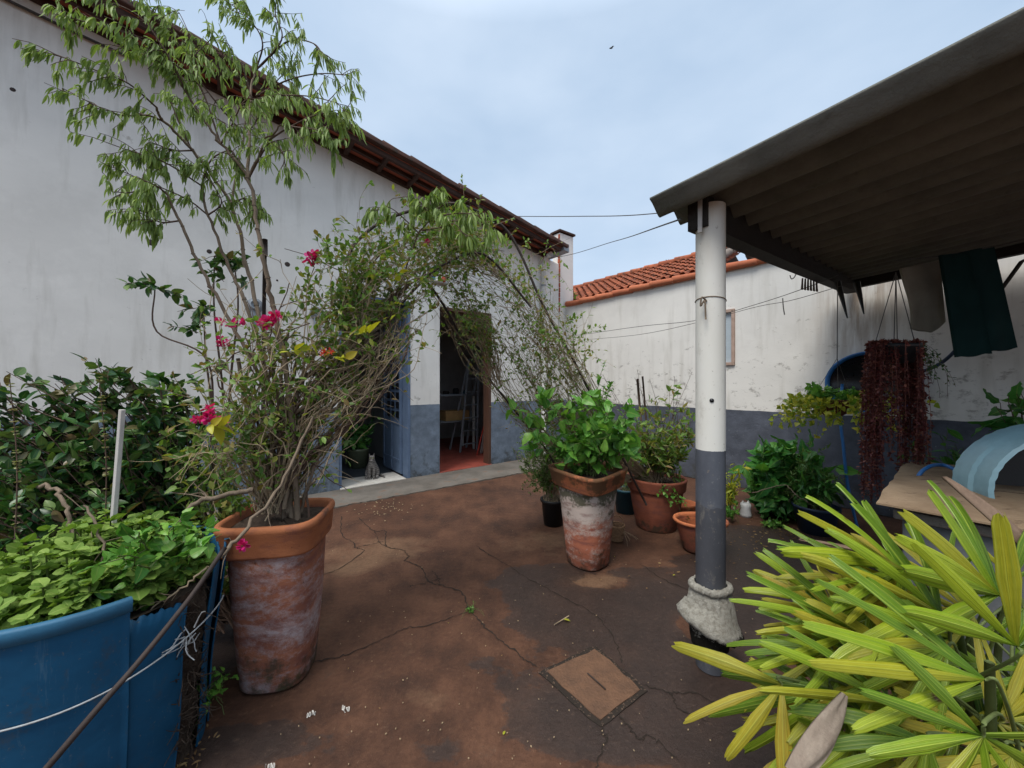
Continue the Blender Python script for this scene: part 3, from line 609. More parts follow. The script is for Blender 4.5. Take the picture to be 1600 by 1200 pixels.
# ------------------------------------------------------------------ boundary wall
bw = thing('boundary_wall', RW(4, -.1), 'long white boundary wall with dark grey base band and clay coping', 'wall')
m = MB(); wallgrid(m, RW, [-.0, 2.95, 3.37, 4.9, 12], [0, 1.79, 2.60, 3.2], lambda i, j: i == 1 and j == 1, .2, lambda t: 3.2); part('wall_panel', m, m_bwall, bw, smooth=False)
cp = MB()
for k in range(0, 29):
    s0 = .05+k*.40; j = rnd.uniform(-.012, .012)
    a = RW(s0, .03+j, 3.225+rnd.uniform(0, .012)); b = RW(s0+.43, .035+j, 3.212)
    cp.tube([a, b], [.062, .05], 10); cp.bevbox(RW(s0+.2, -.08, 3.215), n1*.2, d1*.12, UP*.018, .008)
part('coping_tile', cp, m_coping, bw, smooth=True, auto=40)['kind'] = 'stuff'
wf = MB()
for s0, z0, hs, hz in ((2.965, 2.195, .022, .40), (3.355, 2.195, .022, .40), (3.16, 2.585, .217, .022), (3.16, 1.80, .217, .022)): wf.bevbox(RW(s0, .0, z0), n1*hs, d1*.03, UP*hz, .004)
win = part('window', wf, m_brown if False else simple('pale_wood_frame', (.42, .30, .24), (.25, .16, .12), 12, .75), bw, smooth=False)
m = MB(); m.add([tuple(RW(s, -.02, z)) for s, z in ((2.98, 1.82), (3.34, 1.82), (3.34, 2.57), (2.98, 2.57))], [(0, 1, 2, 3)])
part('pane', m, simple('frosted_pane', (.42, .48, .52), (.36, .42, .46), 3, .25, bump=.02), win, smooth=False)
m = MB(); m.bevbox(RW(3.2, -.012, 2.19), n1*.012, d1*.01, UP*.37, .002); part('mullion', m, m_white, win, smooth=False)

# neighbour's tiled roof beyond the wall
nb = thing('neighbour_house', RW(0, -2), 'neighbouring house with weathered orange clay tile roof behind the boundary wall', 'house')
m = MB(); s_a, s_b = -6.0, 2.85; q_e, q_r, z_e, z_r = -.16, -1.75, 3.30, 4.09
cs = .17; nrow = 9
for c_ in np.arange(s_a, s_b, cs):
    for r_ in range(nrow):
        f0, f1 = r_/nrow, (r_+1.22)/nrow; off = rnd.uniform(-.01, .01)
        for kind in (0, 1):
            V = []; N_ = 6; wd = cs*.30 if kind == 0 else cs*.34; cc = c_+(0 if kind == 0 else cs/2)
            for f, lift, ws in ((f0, .03, 1.1), (min(f1, 1.02), .0, .9)):
                for k in range(N_+1):
                    u = k/N_*2-1; q = q_e+(q_r-q_e)*f; z = z_e+(z_r-z_e)*f+(lift if kind == 0 else lift*.8-.03)+(.05 if kind == 0 else -.035)*math.sqrt(max(0, 1-u*u))
                    V.append(tuple(RW(cc+off+u*wd*ws, q, z)))
            m.add(V, [(k, k+1, N_+1+k+1, N_+1+k) for k in range(N_)])
rf = part('roof', m, m_tile, nb, smooth=False)
m = MB()
for k in range(int((s_b-s_a)/.36)): m.tube([RW(s_a+k*.36, q_r, z_r+.05), RW(s_a+k*.36+.4, q_r, z_r+.035)], [.085, .07], 9)
part('ridge_tile', m, m_tile, nb, auto=40)['kind'] = 'stuff'
m = MB()
for qa, za, qb, zb_ in ((q_e, z_e, q_r, z_r), (q_r, z_r, q_r-1.6, z_r-.8)):
    for k in range(5):
        f = k/5; g = (k+1.15)/5; m.tube([RW(s_b+.02, qa+(qb-qa)*f, za+(zb_-za)*f+.07), RW(s_b+.02, qa+(qb-qa)*g, za+(zb_-za)*g+.055)], [.08, .065], 9)
part('verge_tile', m, simple('grey_verge_tile', (.22, .18, .15), (.09, .075, .065), 12, .85), nb, auto=40)
m = MB(); m.add([tuple(RW(s, q, z)) for s, q, z in ((s_b-.15, q_e, 0), (s_b-.15, q_r-1.5, 0), (s_b-.15, q_r-1.5, z_e-.05), (s_b-.15, q_r, z_r-.06), (s_b-.15, q_e, z_e-.04), (s_a, q_e, 0), (s_a, q_r-1.5, 0), (s_a, q_r-1.5, z_e-.05), (s_a, q_r, z_r-.06), (s_a, q_e, z_e-.04))], [(0, 1, 2, 4), (2, 3, 4), (5, 6, 7, 9), (7, 8, 9), (0, 5, 9, 4), (1, 6, 7, 2), (2, 7, 8, 3), (3, 8, 9, 4)])
part('wall', m, m_raf, nb, smooth=False)
an = thing('aerial', RW(.9, -3.2, 3.9), 'thin television aerial poking above the neighbour tile ridge', 'aerial')
m = MB(); A0 = W(1041, 408, 8.6); m.tube([A0-UP*.9, A0+UP*.03], .012, 6); part('mast', m, m_wire, an)
m = MB(); m.tube([A0-UP*.02, A0-UP*.02+Vector((.45, -.1, .01))], .008, 5)
for k in range(4): m.tube([A0-UP*.02+Vector((.05+k*.11, 0, -.06)), A0-UP*.02+Vector((.05+k*.11, 0, .06))], .005, 4)
part('boom', m, m_wire, an)

# ------------------------------------------------------------------ canopy
PP = Vector((1.057, 1.96, 0)); AA = Vector((.732, 1.957, 2.405)); SL, LT = .074, .066
def CP(w_, t, dz=0): return AA+d1*w_+n1*t+UP*(SL*t+LT*w_+dz)
cano = thing('canopy', PP, 'dark corrugated fibre-cement canopy on a round painted post', 'canopy')
m = MB(); WN = 3.97; per = .215; nw = int(WN/per*12); tt = np.linspace(0, 5.5, 24)
g = []
for dz in (0, .009):
    for t in tt:
        for k in range(nw+1):
            wv = k/nw*WN; z = .045*math.sin(wv/per*2*math.pi+2.2)+.04+dz; sag = -.006*math.sin(t*2.2); jag = .012*math.sin(wv*3.1)+.006*math.sin(wv*29) if t == tt[0] else 0
            g.append(tuple(CP(wv, t+jag, z+sag)))
nn = nw+1; nt_ = len(tt); fs = []
for i in range(nt_-1):
    for k in range(nw): fs.append((i*nn+k, i*nn+k+1, (i+1)*nn+k+1, (i+1)*nn+k)); b = nt_*nn; fs.append((b+i*nn+k, b+(i+1)*nn+k, b+(i+1)*nn+k+1, b+i*nn+k+1))
    for k in (0, nw): b = nt_*nn; fs.append((i*nn+k, (i+1)*nn+k, b+(i+1)*nn+k, b+i*nn+k))
for k in range(nw): b = nt_*nn; fs.append((k, b+k, b+k+1, k+1)); e = (nt_-1)*nn; fs.append((e+k, e+k+1, b+e+k+1, b+e+k))
m.add(g, fs); part('roof_sheet', m, m_sheet, cano)
m = MB()
b0 = PP-d1*.085-n1*0.03; b1 = PP+d1*3.80-n1*.03
def zbeam(w_): return 2.453+LT*w_+SL*.17
V = []
for p, w_ in ((b0, .15), (b1, 4.05)):
    for dn, dz in ((-.05, -.16), (.05, -.16), (.05, -.0), (-.05, -.0)): V.append(tuple(p+n1*dn+UP*(zbeam(w_)+dz)))
m.add(V, [(0, 1, 2, 3), (7, 6, 5, 4), (0, 4, 5, 1), (1, 5, 6, 2), (2, 6, 7, 3), (3, 7, 4, 0)])
part('beam', m, m_beam, cano, smooth=False)
m = MB(); m.box(CP(3.93, 1.78, -.035), d1*.035, (n1+UP*SL)*1.6, UP*.045); part('wall_batten', m, m_beam, cano, smooth=False)
m = MB(); rp = .0715
m.loft(PP, [(rp, 0), (rp, 1.15), (rp*1.002, 1.153), (rp, 1.156), (rp, 2.30)], seg=40)
m.loft(PP+UP*2.3, [(rp, 0), (rp, .14)], seg=40)
post = part('post', m, m_post, cano, auto=50)
m = MB()
prof = [(.073, .10), (.086, .115), (.092, .16), (.10, .195), (.135, .20), (.165, .215), (.17, .235), (.15, .262), (.125, .295), (.108, .335), (.10, .365), (.096, .39), (.088, .412), (.099, .42), (.098, .437), (.090, .445), (.0715, .443)]
prof = [(r if r < .105 else .105+(r-.105)*.72, z) for r, z in prof]
m.loft(PP, prof, ex=2.6, rot=.55, seg=64, wob=.05, seed=3)
for va in m.v:
    va[:, 2] += np.where((va[:, 2] > .17) & (va[:, 2] < .33), -.05*(va[:, 0]-PP.x)/.14, 0); va += np.where((va[:, 2] < .5)[:, None], rng.normal(size=va.shape)*.0022, 0)
part('mortar_collar', m, m_collar, post)
m = MB(); c0 = W(1100, 625, 1.90); m.loft(PP+Vector((-.0285, -.0655, 1.415)), [(.011, 0), (.010, .004), (.0005, .006)], seg=18, tilt=Vector((-.4, -.91, 0)).to_track_quat('Z', 'Y').to_matrix().to_4x4()); part('bolt_hole', m, m_dark, post)
m = MB(); m.tube([PP+Vector((.0725*math.cos(a), .0725*math.sin(a), 1.94-.012*math.sin(a*1.0+.8))) for a in np.linspace(0, 2*math.pi, 33)], .0028, 6)
m.tube(spline([PP+Vector((-.05, -.055, 1.93)), PP+Vector((-.082, -.07, 1.945)), PP+Vector((-.088, -.07, 1.90)), PP+Vector((-.07, -.075, 1.925)), PP+Vector((-.066, -.078, 1.83))], 6), .0045, 6)
part('tie', m, simple('tan_cord', (.20, .15, .10), (.08, .06, .05), 20, .8), post)
m = MB(); m.box(b0+UP*2.385-d1*.012+n1*.02, d1*.004, n1*.010, UP*.10); part('splint', m, m_plank, cano, smooth=False)

# wires overhead
def cable(name, pts, r, label, cat, mat=None, group=None):
    mm = MB(); o = part(name, mm if False else (mm.tube(spline(pts, 8), r, 5) or mm), mat or m_wire, None, origin=pts[0]); return tag(o, label, cat, group)
cable('power_cable', [W(790, 338, 9), W(900, 338, 7.5), W(1018, 334, 6), W(1250, 300, 4.5), W(1700, 200, 4)], .008, 'black twisted cable crossing the sky above the pillar to the canopy', 'cable')
cable('power_cable', [HW(.9, .1, 3.9), W(860, 402, 7.6), W(960, 377, 5.2), CP(.14, .1, -.04)], .005, 'thin wire from the gutter end to the canopy corner, sagging', 'cable')
cl1 = [RW(.05, .03, 2.55), W(900, 524, 6.6), W(1000, 510, 5), W(1092, 500, 4.3), W(1180, 476, 3.9), W(1250, 453, 3.6), W(1310, 430, 3.3)]
cl2 = [RW(.05, .03, 2.45), W(920, 527, 6.6), W(1000, 518, 5), W(1092, 498, 4.3), W(1180, 474, 3.9), W(1240, 462, 3.6), W(1330, 435, 3.3)]
cable('clothes_line', cl1, .0035, 'upper thin clothes line strung from pillar corner to canopy beam, pegs on it', 'clothes line')
cable('clothes_line', [p-UP*.04 for p in cl2], .003, 'lower thin clothes line sagging just below the one with pegs', 'clothes line')
for k in range(6):
    p = W(1254+k*4.3, 437+k*.6, 3.55); pg = thing('clothes_peg', p, 'worn wooden clothes peg clipped in the bunch on the line', 'clothes peg', 'pegs bunched on the clothes line')
    for sg in (-1, 1):
        m = MB(); dd = Vector((.012*sg+.008*(k-2.5)*.3, .01*sg, -.11)); m.bevbox(p+dd*.5+UP*.015, Vector((.005, 0, 0)), Vector((0, .005, 0)), dd*.5, .001); part('leg', m, m_twigd, pg, smooth=False)
# hooks and brackets below the beam
for px, px2, yb, lab in ((1308, 1324, 497, 'dark pointed metal bracket hanging below the beam, the longer one'), (1338, 1350, 491, 'dark pointed metal bracket hanging below the beam, the shorter one beside the wall')):
    m = MB(); a = W(px, 440, 3.5); b = W(px2, yb, 3.5); m.tube([a, a.lerp(b, .4)+Vector((.004, 0, 0)), b], [.03, .02, .005], 6); tag(part('bracket', m, m_black, None, origin=a), lab, 'bracket')
m = MB(); m.tube(spline([W(1245, 415, 3.2), W(1243, 430, 3.2), W(1237, 436, 3.2), W(1234, 430, 3.2)], 5), .004, 5); tag(part('wire_hook', m, m_wire, None, origin=W(1245, 415, 3.2)), 'small bent wire hook below the middle of the canopy beam', 'hook')
m = MB(); m.tube(spline([W(1223, 466, 3.7), W(1224, 480, 3.7), W(1226, 492, 3.7)], 4), .005, 5); tag(part('wire_hook', m, m_wire, None, origin=W(1223, 466, 3.7)), 'short wire stub dangling from the lower clothes line', 'hook')

# ------------------------------------------------------------------ plant helpers
def U(a, b): return float(rng.uniform(a, b))
def along(P, n, u0=.15, u1=1.0):
    u = np.sort(rng.uniform(u0, u1, n)); k = u*(len(P)-1); i = np.minimum(k.astype(int), len(P)-2); f = (k-i)[:, None]
    return P[i]*(1-f)+P[i+1]*f, P[i+1]-P[i], u
def wander(p, d, L, n=7, curl=.25, grav=0.):
    p = np.array(p, float); d = np.array(d, float); d /= np.linalg.norm(d)+1e-9; out = [p.copy()]
    for k in range(n):
        d = d+rng.normal(size=3)*curl*.5+np.array([0, 0, -grav]); d /= np.linalg.norm(d); p = p+d*L/n; out.append(p.copy())
    return np.array(out)
def leafy(mb, P, n, L, Wr, T, out=.9, up=.2, along_=.4, u0=.1, droop=0, roll=.7, clump=0):
    p, d, u = along(P, n, u0); d = d/(np.linalg.norm(d, axis=1)[:, None]+1e-9)
    r = rng.normal(size=(n, 3)); r /= np.linalg.norm(r, axis=1)[:, None]
    D = r*out+d*along_+np.array([0, 0, up-droop]); L_ = L*(.4+.85*rng.random(n)**.7)
    mb.leaves(p+r*clump, D, L_, L_*Wr, T, roll=roll)

# ------------------------------------------------------------------ left pot with slender tree and bougainvillea
PA = Vector((-1.215, 1.93, 0)); rotA = R(9)
pot = thing('terracotta_pot', PA, 'tall terracotta pot with orange rim and white salt stains, left foreground, holding the bougainvillea', 'pot', 'terracotta pots in the yard')
m = MB()
m.loft(PA, [(.001, .0), (.148, .0), (.157, .012), (.174, .2), (.190, .45), (.199, .66), (.202, .70)], ex=3.0, rot=rotA, seg=64, wob=.008); part('body', m, m_potA, pot)
m = MB(); m.loft(PA, [(.200, .675), (.213, .68), (.217, .69), (.224, .79), (.230, .80), (.232, .815), (.227, .83), (.211, .832), (.203, .82), (.196, .74)], ex=4.5, rot=rotA, seg=64, wob=.005); part('rim', m, m_potArim, pot)
m = MB(); m.disc(PA+UP*.785, .20, 4.5, rotA, 48, 9, .007); part('soil', m, m_soil, pot)

# slender tree
sr = PA+Vector((.05, .02, .77))
tree = thing('slender_tree', sr, 'slender tree with drooping narrow pale green leaves rising above the left pot', 'tree')
trunk = MB(); tw = MB(); lf = MB()
def trunkline(pts, r0, r1, sides=7):
    r0 *= .78; r1 *= .85; P = spline(pts, 7); P[1:-1] += rng.normal(size=(len(P)-2, 3))*.003; trunk.tube(P, [r0, r1], sides)
    for k in range(3, len(P)-1, 4): trunk.tube([P[k]-(P[k+1]-P[k])*.05, P[k]+(P[k+1]-P[k])*.05], np.interp(k/len(P), [0, 1], [r0, r1])*1.28, sides)
    return P
S = {}
S['a'] = trunkline([sr+Vector((-.04, 0, 0)), W(425, 640, 1.9), W(370, 520, 1.9), W(315, 420, 1.85), W(280, 345, 1.8), W(259, 301, 1.75)], .014, .006)
S['b'] = trunkline([sr+Vector((-.02, .03, 0)), W(420, 600, 2.0), W(385, 480, 2.0), W(357, 416, 2.0), W(325, 336, 1.95), W(315, 290, 1.95)], .014, .006)
S['c'] = trunkline([sr, W(432, 600, 2.0), W(405, 490, 2.05), W(385, 416, 2.1), W(362, 322, 2.1), W(300, 235, 1.95), W(256, 190, 1.85), W(245, 168, 1.8)], .017, .006)
S['c2'] = trunkline([W(362, 322, 2.1), W(381, 210, 2.15), W(392, 147, 2.15)], .009, .005)
S['d'] = trunkline([sr+Vector((.03, 0, 0)), W(450, 600, 1.9), W(430, 490, 1.9), W(413, 413, 1.85), W(402, 350, 1.85), W(388, 280, 1.85), W(345, 225, 1.8), W(315, 182, 1.75)], .019, .006)
S['d2'] = trunkline([W(388, 280, 1.85), W(392, 150, 1.9), W(400, 110, 1.95)], .01, .004)
S['d3'] = trunkline([W(388, 280, 1.85), W(413, 224, 1.8), W(440, 195, 1.75)], .008, .004)
tips = [ [(245, 168, 1.8), (200, 130, 1.7), (150, 110, 1.65), (85, 84, 1.6)], [(256, 190, 1.85), (230, 180, 1.8), (180, 178, 1.7), (98, 138, 1.65)],
 [(300, 235, 1.95), (275, 180, 1.9), (270, 155, 1.95), (300, 160, 2.0)], [(315, 290, 1.95), (260, 255, 1.85), (215, 240, 1.8), (165, 222, 1.75)], [(325, 336, 1.95), (290, 310, 1.9), (220, 280, 1.85), (178, 262, 1.8)],
 [(259, 301, 1.75), (240, 290, 1.7), (210, 300, 1.7), (175, 300, 1.65)], [(280, 345, 1.8), (250, 347, 1.75), (225, 330, 1.7), (208, 330, 1.7)], [(325, 336, 1.95), (345, 320, 1.95), (340, 300, 1.95), (310, 260, 1.9)],
 [(315, 182, 1.75), (270, 115, 1.7), (215, 60, 1.6), (100, 25, 1.5)], [(300, 160, 1.75), (255, 75, 1.65), (210, 20, 1.6), (130, -5, 1.5)], [(392, 147, 2.15), (330, 100, 2.0), (270, 50, 1.9), (225, 0, 1.8)],
 [(345, 225, 1.8), (310, 130, 1.75), (265, 100, 1.7), (190, 75, 1.65)], [(392, 147, 2.15), (370, 90, 2.1), (310, 70, 2.0), (280, 20, 2.0)],
 [(381, 210, 2.1), (330, 150, 1.95), (300, 100, 1.9), (330, 60, 1.9)],
 [(400, 110, 1.95), (410, 65, 1.9), (385, 25, 1.9), (350, 0, 1.9)], [(400, 110, 1.95), (440, 62, 1.9), (430, 20, 1.9), (438, -25, 1.9)], [(405, 105, 1.95), (450, 65, 1.9), (490, 68, 1.85), (508, 92, 1.85)],
 [(413, 224, 1.8), (450, 200, 1.75), (500, 178, 1.7), (540, 180, 1.7)], [(400, 150, 1.95), (450, 125, 1.9), (500, 115, 1.85), (548, 118, 1.85)], [(392, 160, 1.9), (430, 150, 1.8), (480, 150, 1.75), (525, 160, 1.7)],
 [(440, 195, 1.75), (470, 200, 1.7), (500, 205, 1.7), (522, 225, 1.7)], [(388, 280, 1.85), (420, 225, 1.8), (440, 235, 1.75), (445, 255, 1.75)], [(381, 210, 2.1), (400, 190, 2.1), (430, 130, 2.0), (470, 95, 2.0)],
 [(362, 322, 2.1), (380, 310, 2.0), (395, 318, 2.0), (400, 330, 1.95)], [(345, 225, 1.8), (360, 200, 1.75), (380, 160, 1.7), (400, 155, 1.7)], [(315, 290, 1.95), (330, 250, 1.9), (360, 235, 1.85), (370, 250, 1.85)], [(300, 235, 1.95), (270, 235, 1.9), (240, 225, 1.85), (230, 240, 1.85)]]
def droopy(tips_, tw, lf, nside=10, L=.085, per=9, sd=.14):
    for gp in tips_:
        P = spline([W(*q) for q in gp], 7); tw.tube(P, [.0045, .0018], 5)
        n = nside; p, d, u = along(P, n, .12)
        for a, dd, uu in list(zip(p, d, u))+[(P[-1], P[-1]-P[-2], 1)]:
            dd = dd/np.linalg.norm(dd); q = wander(a, dd*.7+rng.normal(size=3)*.75+np.array([0, 0, .1]), sd*U(.6, 1.3), 5, .3, .12); tw.tube(q, [.002, .001], 4)
            k = int(per*U(.6, 1.3)); pp, d2, _ = along(q, k, .15); r = rng.normal(size=(k, 3)); D = r*.30+d2/(np.linalg.norm(d2, axis=1)[:, None]+1e-9)*.30+np.array([0, 0, -.95])
            Ls = rng.uniform(L*.6, L*1.2, k); N_ = r*1.0+rng.normal(size=(k, 3))*.3+np.array([0, 0, .35]); lf.leaves(pp, D, Ls, Ls*.195, LANCE, N=N_)
droopy(tips, tw, lf, 17, .056, 13, .11)
part('trunk', trunk, m_bark, tree); part('branch', tw, m_twigd, tree); part('foliage', lf, m_lance, tree)

# drooping tuft on the arch
tf = thing('slender_sapling', sr+Vector((.1, .02, 0)), 'thin sapling with a drooping pale green tuft over the top of the vine arch', 'tree')
trunk = MB(); tw = MB(); lf = MB()
trunkline([sr+Vector((.08, .02, 0)), W(480, 690, 2.05), W(560, 590, 2.2), W(615, 470, 2.3), W(650, 375, 2.35), W(672, 345, 2.35)], .008, .004)
droopy([[(655, 365, 2.35), (635, 345, 2.3), (610, 325, 2.25), (588, 328, 2.2)], [(672, 345, 2.35), (660, 320, 2.3), (640, 308, 2.3), (615, 310, 2.3)], [(672, 345, 2.35), (690, 322, 2.3), (715, 318, 2.3), (735, 330, 2.3)],
        [(672, 345, 2.35), (700, 335, 2.25), (740, 335, 2.2), (768, 355, 2.2)], [(672, 345, 2.35), (670, 320, 2.3), (675, 308, 2.3), (690, 303, 2.3)], [(660, 360, 2.35), (690, 355, 2.25), (710, 350, 2.2), (728, 370, 2.2)], [(672, 345, 2.35), (710, 345, 2.45), (750, 350, 2.5), (762, 375, 2.5)]], tw, lf, 10, .085, 11, .085)
part('trunk', trunk, m_twigd, tf); part('branch', tw, m_twigd, tf); part('foliage', lf, m_lance, tf)

# bougainvillea
bg0 = PA+UP*.77
boug = thing('bougainvillea', bg0, 'tangled bougainvillea with magenta flowers and woody stems trained into an arch', 'climbing plant')
stem = MB(); twl = MB(); lf = MB(); yl = MB()
def vine(guide, n, spread, r, lper, L=.036, side=3, T=SMALL, lmb=None, mb=None, sl=.3, grav=.08, wr=.55, start=.15):
    lmb = lmb or lf; mb = mb or twl
    g0 = np.array([tuple(W(*q)) for q in guide])
    for k in range(n):
        m_ = len(g0); cut = rnd.randint(max(3, m_-3), m_); g = g0[:cut].copy(); sc_ = np.linspace(start, 1, cut)[:, None]
        g += rng.normal(size=g.shape)*spread*sc_+rng.normal(size=3)*spread*.5*sc_
        P = spline(g, 7); P[1:] += rng.normal(size=(len(P)-1, 3))*.006; mb.tube(P, [r*U(.7, 1.3), r*.35], 5)
        leafy(lmb, P, int(lper*U(.5, 1.5)), L, wr, T, up=.15, u0=.3)
        p, d, u = along(P, side, .25)
        for a, dd in zip(p, d):
            dd = dd/np.linalg.norm(dd); q = wander(a, dd*.6+rng.normal(size=3)*.75+np.array([0, 0, .35]), sl*U(.5, 1.5), 8, .35, grav); mb.tube(q, [r*.45, r*.2], 4)
            leafy(lmb, q, int(lper*.6*U(.3, 1.4)), L, wr, T, up=.2, u0=.2)
for gp, r in (([(432, 800, 1.93), (440, 700, 1.93), (470, 600, 2.0), (520, 560, 2.1)], .02), ([(420, 800, 1.9), (400, 700, 1.9), (385, 640, 1.88), (372, 560, 1.88)], .013), ([(450, 800, 1.95), (462, 720, 1.98), (480, 640, 2.05), (560, 520, 2.2), (640, 440, 2.45)], .016),
              ([(405, 800, 1.9), (415, 740, 1.88), (440, 670, 1.9), (500, 610, 2.0), (590, 520, 2.2)], .012), ([(444, 795, 1.9), (455, 700, 1.95), (440, 600, 1.95), (450, 520, 2.0)], .011), ([(470, 800, 1.98), (495, 720, 2.0), (530, 640, 2.05), (548, 560, 2.1)], .008), ([(436, 800, 1.95), (426, 690, 2.0), (452, 610, 2.0), (470, 540, 2.0)], .012)):
    m = MB(); P = spline([W(*q) for q in gp], 8); P[2:-1] += rng.normal(size=(len(P)-3, 3))*.004; m.tube(P, [r, r*.7], 9); part('stem', m, m_bark, boug)
vine([(430, 795, 1.92), (452, 700, 1.95), (500, 620, 2.05), (565, 540, 2.2), (640, 450, 2.4), (710, 410, 2.6), (790, 440, 2.8)], 34, .10, .0042, 14, side=3, start=.12)
vine([(430, 795, 1.92), (470, 680, 1.95), (540, 620, 2.0), (600, 560, 2.1), (640, 480, 2.3)], 26, .075, .0045, 5, side=2, start=.12)
vine([(425, 795, 1.9), (430, 700, 1.9), (440, 600, 1.92), (450, 500, 1.95), (500, 430, 2.0)], 14, .14, .004, 20, side=4, sl=.28)
vine([(420, 795, 1.9), (400, 700, 1.85), (375, 620, 1.8), (350, 540, 1.8), (345, 440, 1.8)], 12, .10, .0038, 14, side=3, sl=.2)
vine([(425, 795, 1.9), (380, 720, 1.75), (330, 700, 1.65), (300, 760, 1.6)], 10, .07, .0035, 6, side=2, sl=.2)
vine([(560, 520, 2.1), (560, 450, 2.15), (600, 400, 2.3), (680, 370, 2.5), (740, 380, 2.65)], 32, .12, .003, 17, side=4, sl=.22)
vine([(470, 600, 2.0), (520, 500, 2.0), (560, 430, 2.1), (640, 400, 2.3)], 18, .13, .003, 26, side=4, sl=.22)
vine([(415, 795, 1.9), (395, 720, 1.85), (380, 650, 1.8), (400, 560, 1.85), (450, 480, 1.9)], 14, .13, .0038, 16, side=3, sl=.2)
vine([(440, 795, 1.95), (480, 730, 2.0), (545, 650, 2.05), (600, 570, 2.1), (630, 520, 2.2)], 26, .06, .004, 3, side=1, start=.1)
leafy(yl, np.array([tuple(W(*q)) for q in ((530, 525, 1.9), (590, 520, 1.9))]), 6, .07, .6, OVAL, out=.5)
leafy(yl, np.array([tuple(W(*q)) for q in ((410, 555, 1.8), (480, 545, 1.8))]), 8, .06, .5, OVAL, out=.5)
leafy(yl, np.array([tuple(W(*q)) for q in ((490, 555, 1.85), (540, 560, 1.85))]), 7, .07, .6, OVAL, out=.5)
leafy(yl, np.array([tuple(W(*q)) for q in ((320, 660, 1.5), (345, 670, 1.5))]), 6, .07, .5, OVAL, out=.5)
leafy(yl, np.array([tuple(W(*q)) for q in ((580, 480, 2.1), (630, 420, 2.2), (600, 540, 2.0))]), 7, .055, .6, OVAL, out=.5)
cn = MB(); sv = twl
vine([(432, 795, 1.93), (445, 700, 1.95), (490, 620, 2.0), (560, 530, 2.15), (640, 440, 2.4), (720, 400, 2.6)], 9, .09, .0085, 8, side=2, mb=cn)
vine([(425, 795, 1.92), (410, 700, 1.9), (400, 610, 1.9), (430, 520, 1.95), (500, 470, 2.05)], 6, .10, .0075, 8, side=2, mb=cn)
vine([(438, 795, 1.94), (490, 710, 2.0), (570, 640, 2.1), (620, 560, 2.2), (600, 470, 2.25), (540, 430, 2.15)], 6, .08, .007, 8, side=2, mb=cn)
part('cane', cn, m_twigd, boug)
part('branches', twl, m_twig, boug); part('foliage', lf, m_bleaf, boug); part('yellow_foliage', yl, m_yel, boug)
def flower(px, py, Y, r, n=34, mat=None, parent=boug):
    m = MB(); c = np.array(tuple(W(px, py, Y))); d = rng.normal(size=(n, 3)); d /= np.linalg.norm(d, axis=1)[:, None]; pc = c+d*rng.uniform(0, r*.75, (n, 1))
    L = rng.uniform(.45, .8, n)*max(r, .018); m.leaves(pc, d+rng.normal(size=(n, 3))*.4, L, L*.75, PETAL); part('flower', m, mat or m_pink, parent)
for a in ((487, 403, 1.95, .042), (492, 398, 1.96, .03), (432, 496, 1.85, .035), (412, 506, 1.84, .034), (420, 500, 1.83, .03), (345, 502, 1.8, .02), (362, 504, 1.8, .025), (379, 502, 1.8, .018), (349, 534, 1.8, .028), (326, 641, 1.55, .03), (339, 660, 1.52, .028), (306, 655, 1.55, .02), (322, 652, 1.5, .03), (668, 377, 2.3, .022), (703, 355, 2.3, .016), (350, 538, 1.8, .02)): flower(*a)
flower(505, 551, 1.82, .022, 26, m_redb); flower(516, 549, 1.82, .018, 20, m_redb); flower(420, 497, 1.9, .02, 20, m_pink)
m = MB(); d = rng.normal(size=(26, 3)); d /= np.linalg.norm(d, axis=1)[:, None]; c = np.array(tuple(W(380, 852, 1.642))); m.leaves(c+d*.009, d, .02, .016, PETAL)
tag(part('fallen_flower', m, m_pink, None, origin=W(380, 852, 1.642)), 'single magenta flower caught on the front of the orange pot rim', 'flower')

# small potted-tree branch with a tuft, standing left of the arch
sb = thing('rose_bush', PA+Vector((-.25, .25, .0)), 'sparse dark-leaved rose stems reaching up the white wall left of the bougainvillea', 'bush')
m = MB(); lf = MB()
for gp, tpn, rr in (([(330, 850, 2.15), (330, 700, 2.15), (325, 565, 2.1), (245, 518, 2.0), (242, 450, 2.0)], 26, .03), ([(330, 850, 2.15), (335, 680, 2.15), (322, 560, 2.1), (318, 480, 2.1)], 20, .05), ([(340, 850, 2.2), (350, 650, 2.2), (335, 490, 2.2), (335, 400, 2.15)], 18, .04), ([(345, 850, 2.2), (360, 600, 2.2), (372, 480, 2.2), (365, 405, 2.2)], 26, .05)):
    P = spline([W(*q) for q in gp], 7); m.tube(P, [.008, .003], 6)
    for q0, nn_ in ((P[-1], tpn),):
        for j in range(6):
            q = wander(q0, rng.normal(size=3)*np.array([1, 1, .2]), .12, 4, .3, .1); m.tube(q, [.0022, .001], 4); leafy(lf, q, tpn//3, .055, .55, OVAL, out=.7, droop=.2)
for q0 in ((318, 505, 2.1), (310, 520, 2.05), (330, 500, 2.1), (300, 500, 2.1), (365, 430, 2.2), (350, 440, 2.15), (385, 420, 2.2), (375, 440, 2.2), (330, 590, 2.1), (310, 600, 2.0)):
    q = wander(np.array(tuple(W(*q0))), rng.normal(size=3), .12, 4, .3, .05); m.tube(q, [.002, .001], 4); leafy(lf, q, 12, .05, .55, OVAL, out=.7, droop=.15)
part('stem', m, m_twigd, sb); part('foliage', lf, m_dkleaf, sb)

# black pipe stake behind the tree
m = MB(); m.tube([W(410, 790, 2.3), W(412, 520, 2.3), W(414, 380, 2.3)], .011, 8); m.tube([W(414, 400, 2.3), W(414, 374, 2.3)], .015, 10); tag(part('stake', m, m_rod, None, origin=W(410, 790, 2.3)), 'dark upright metal stake with rubber top among the thin trunks', 'stake')

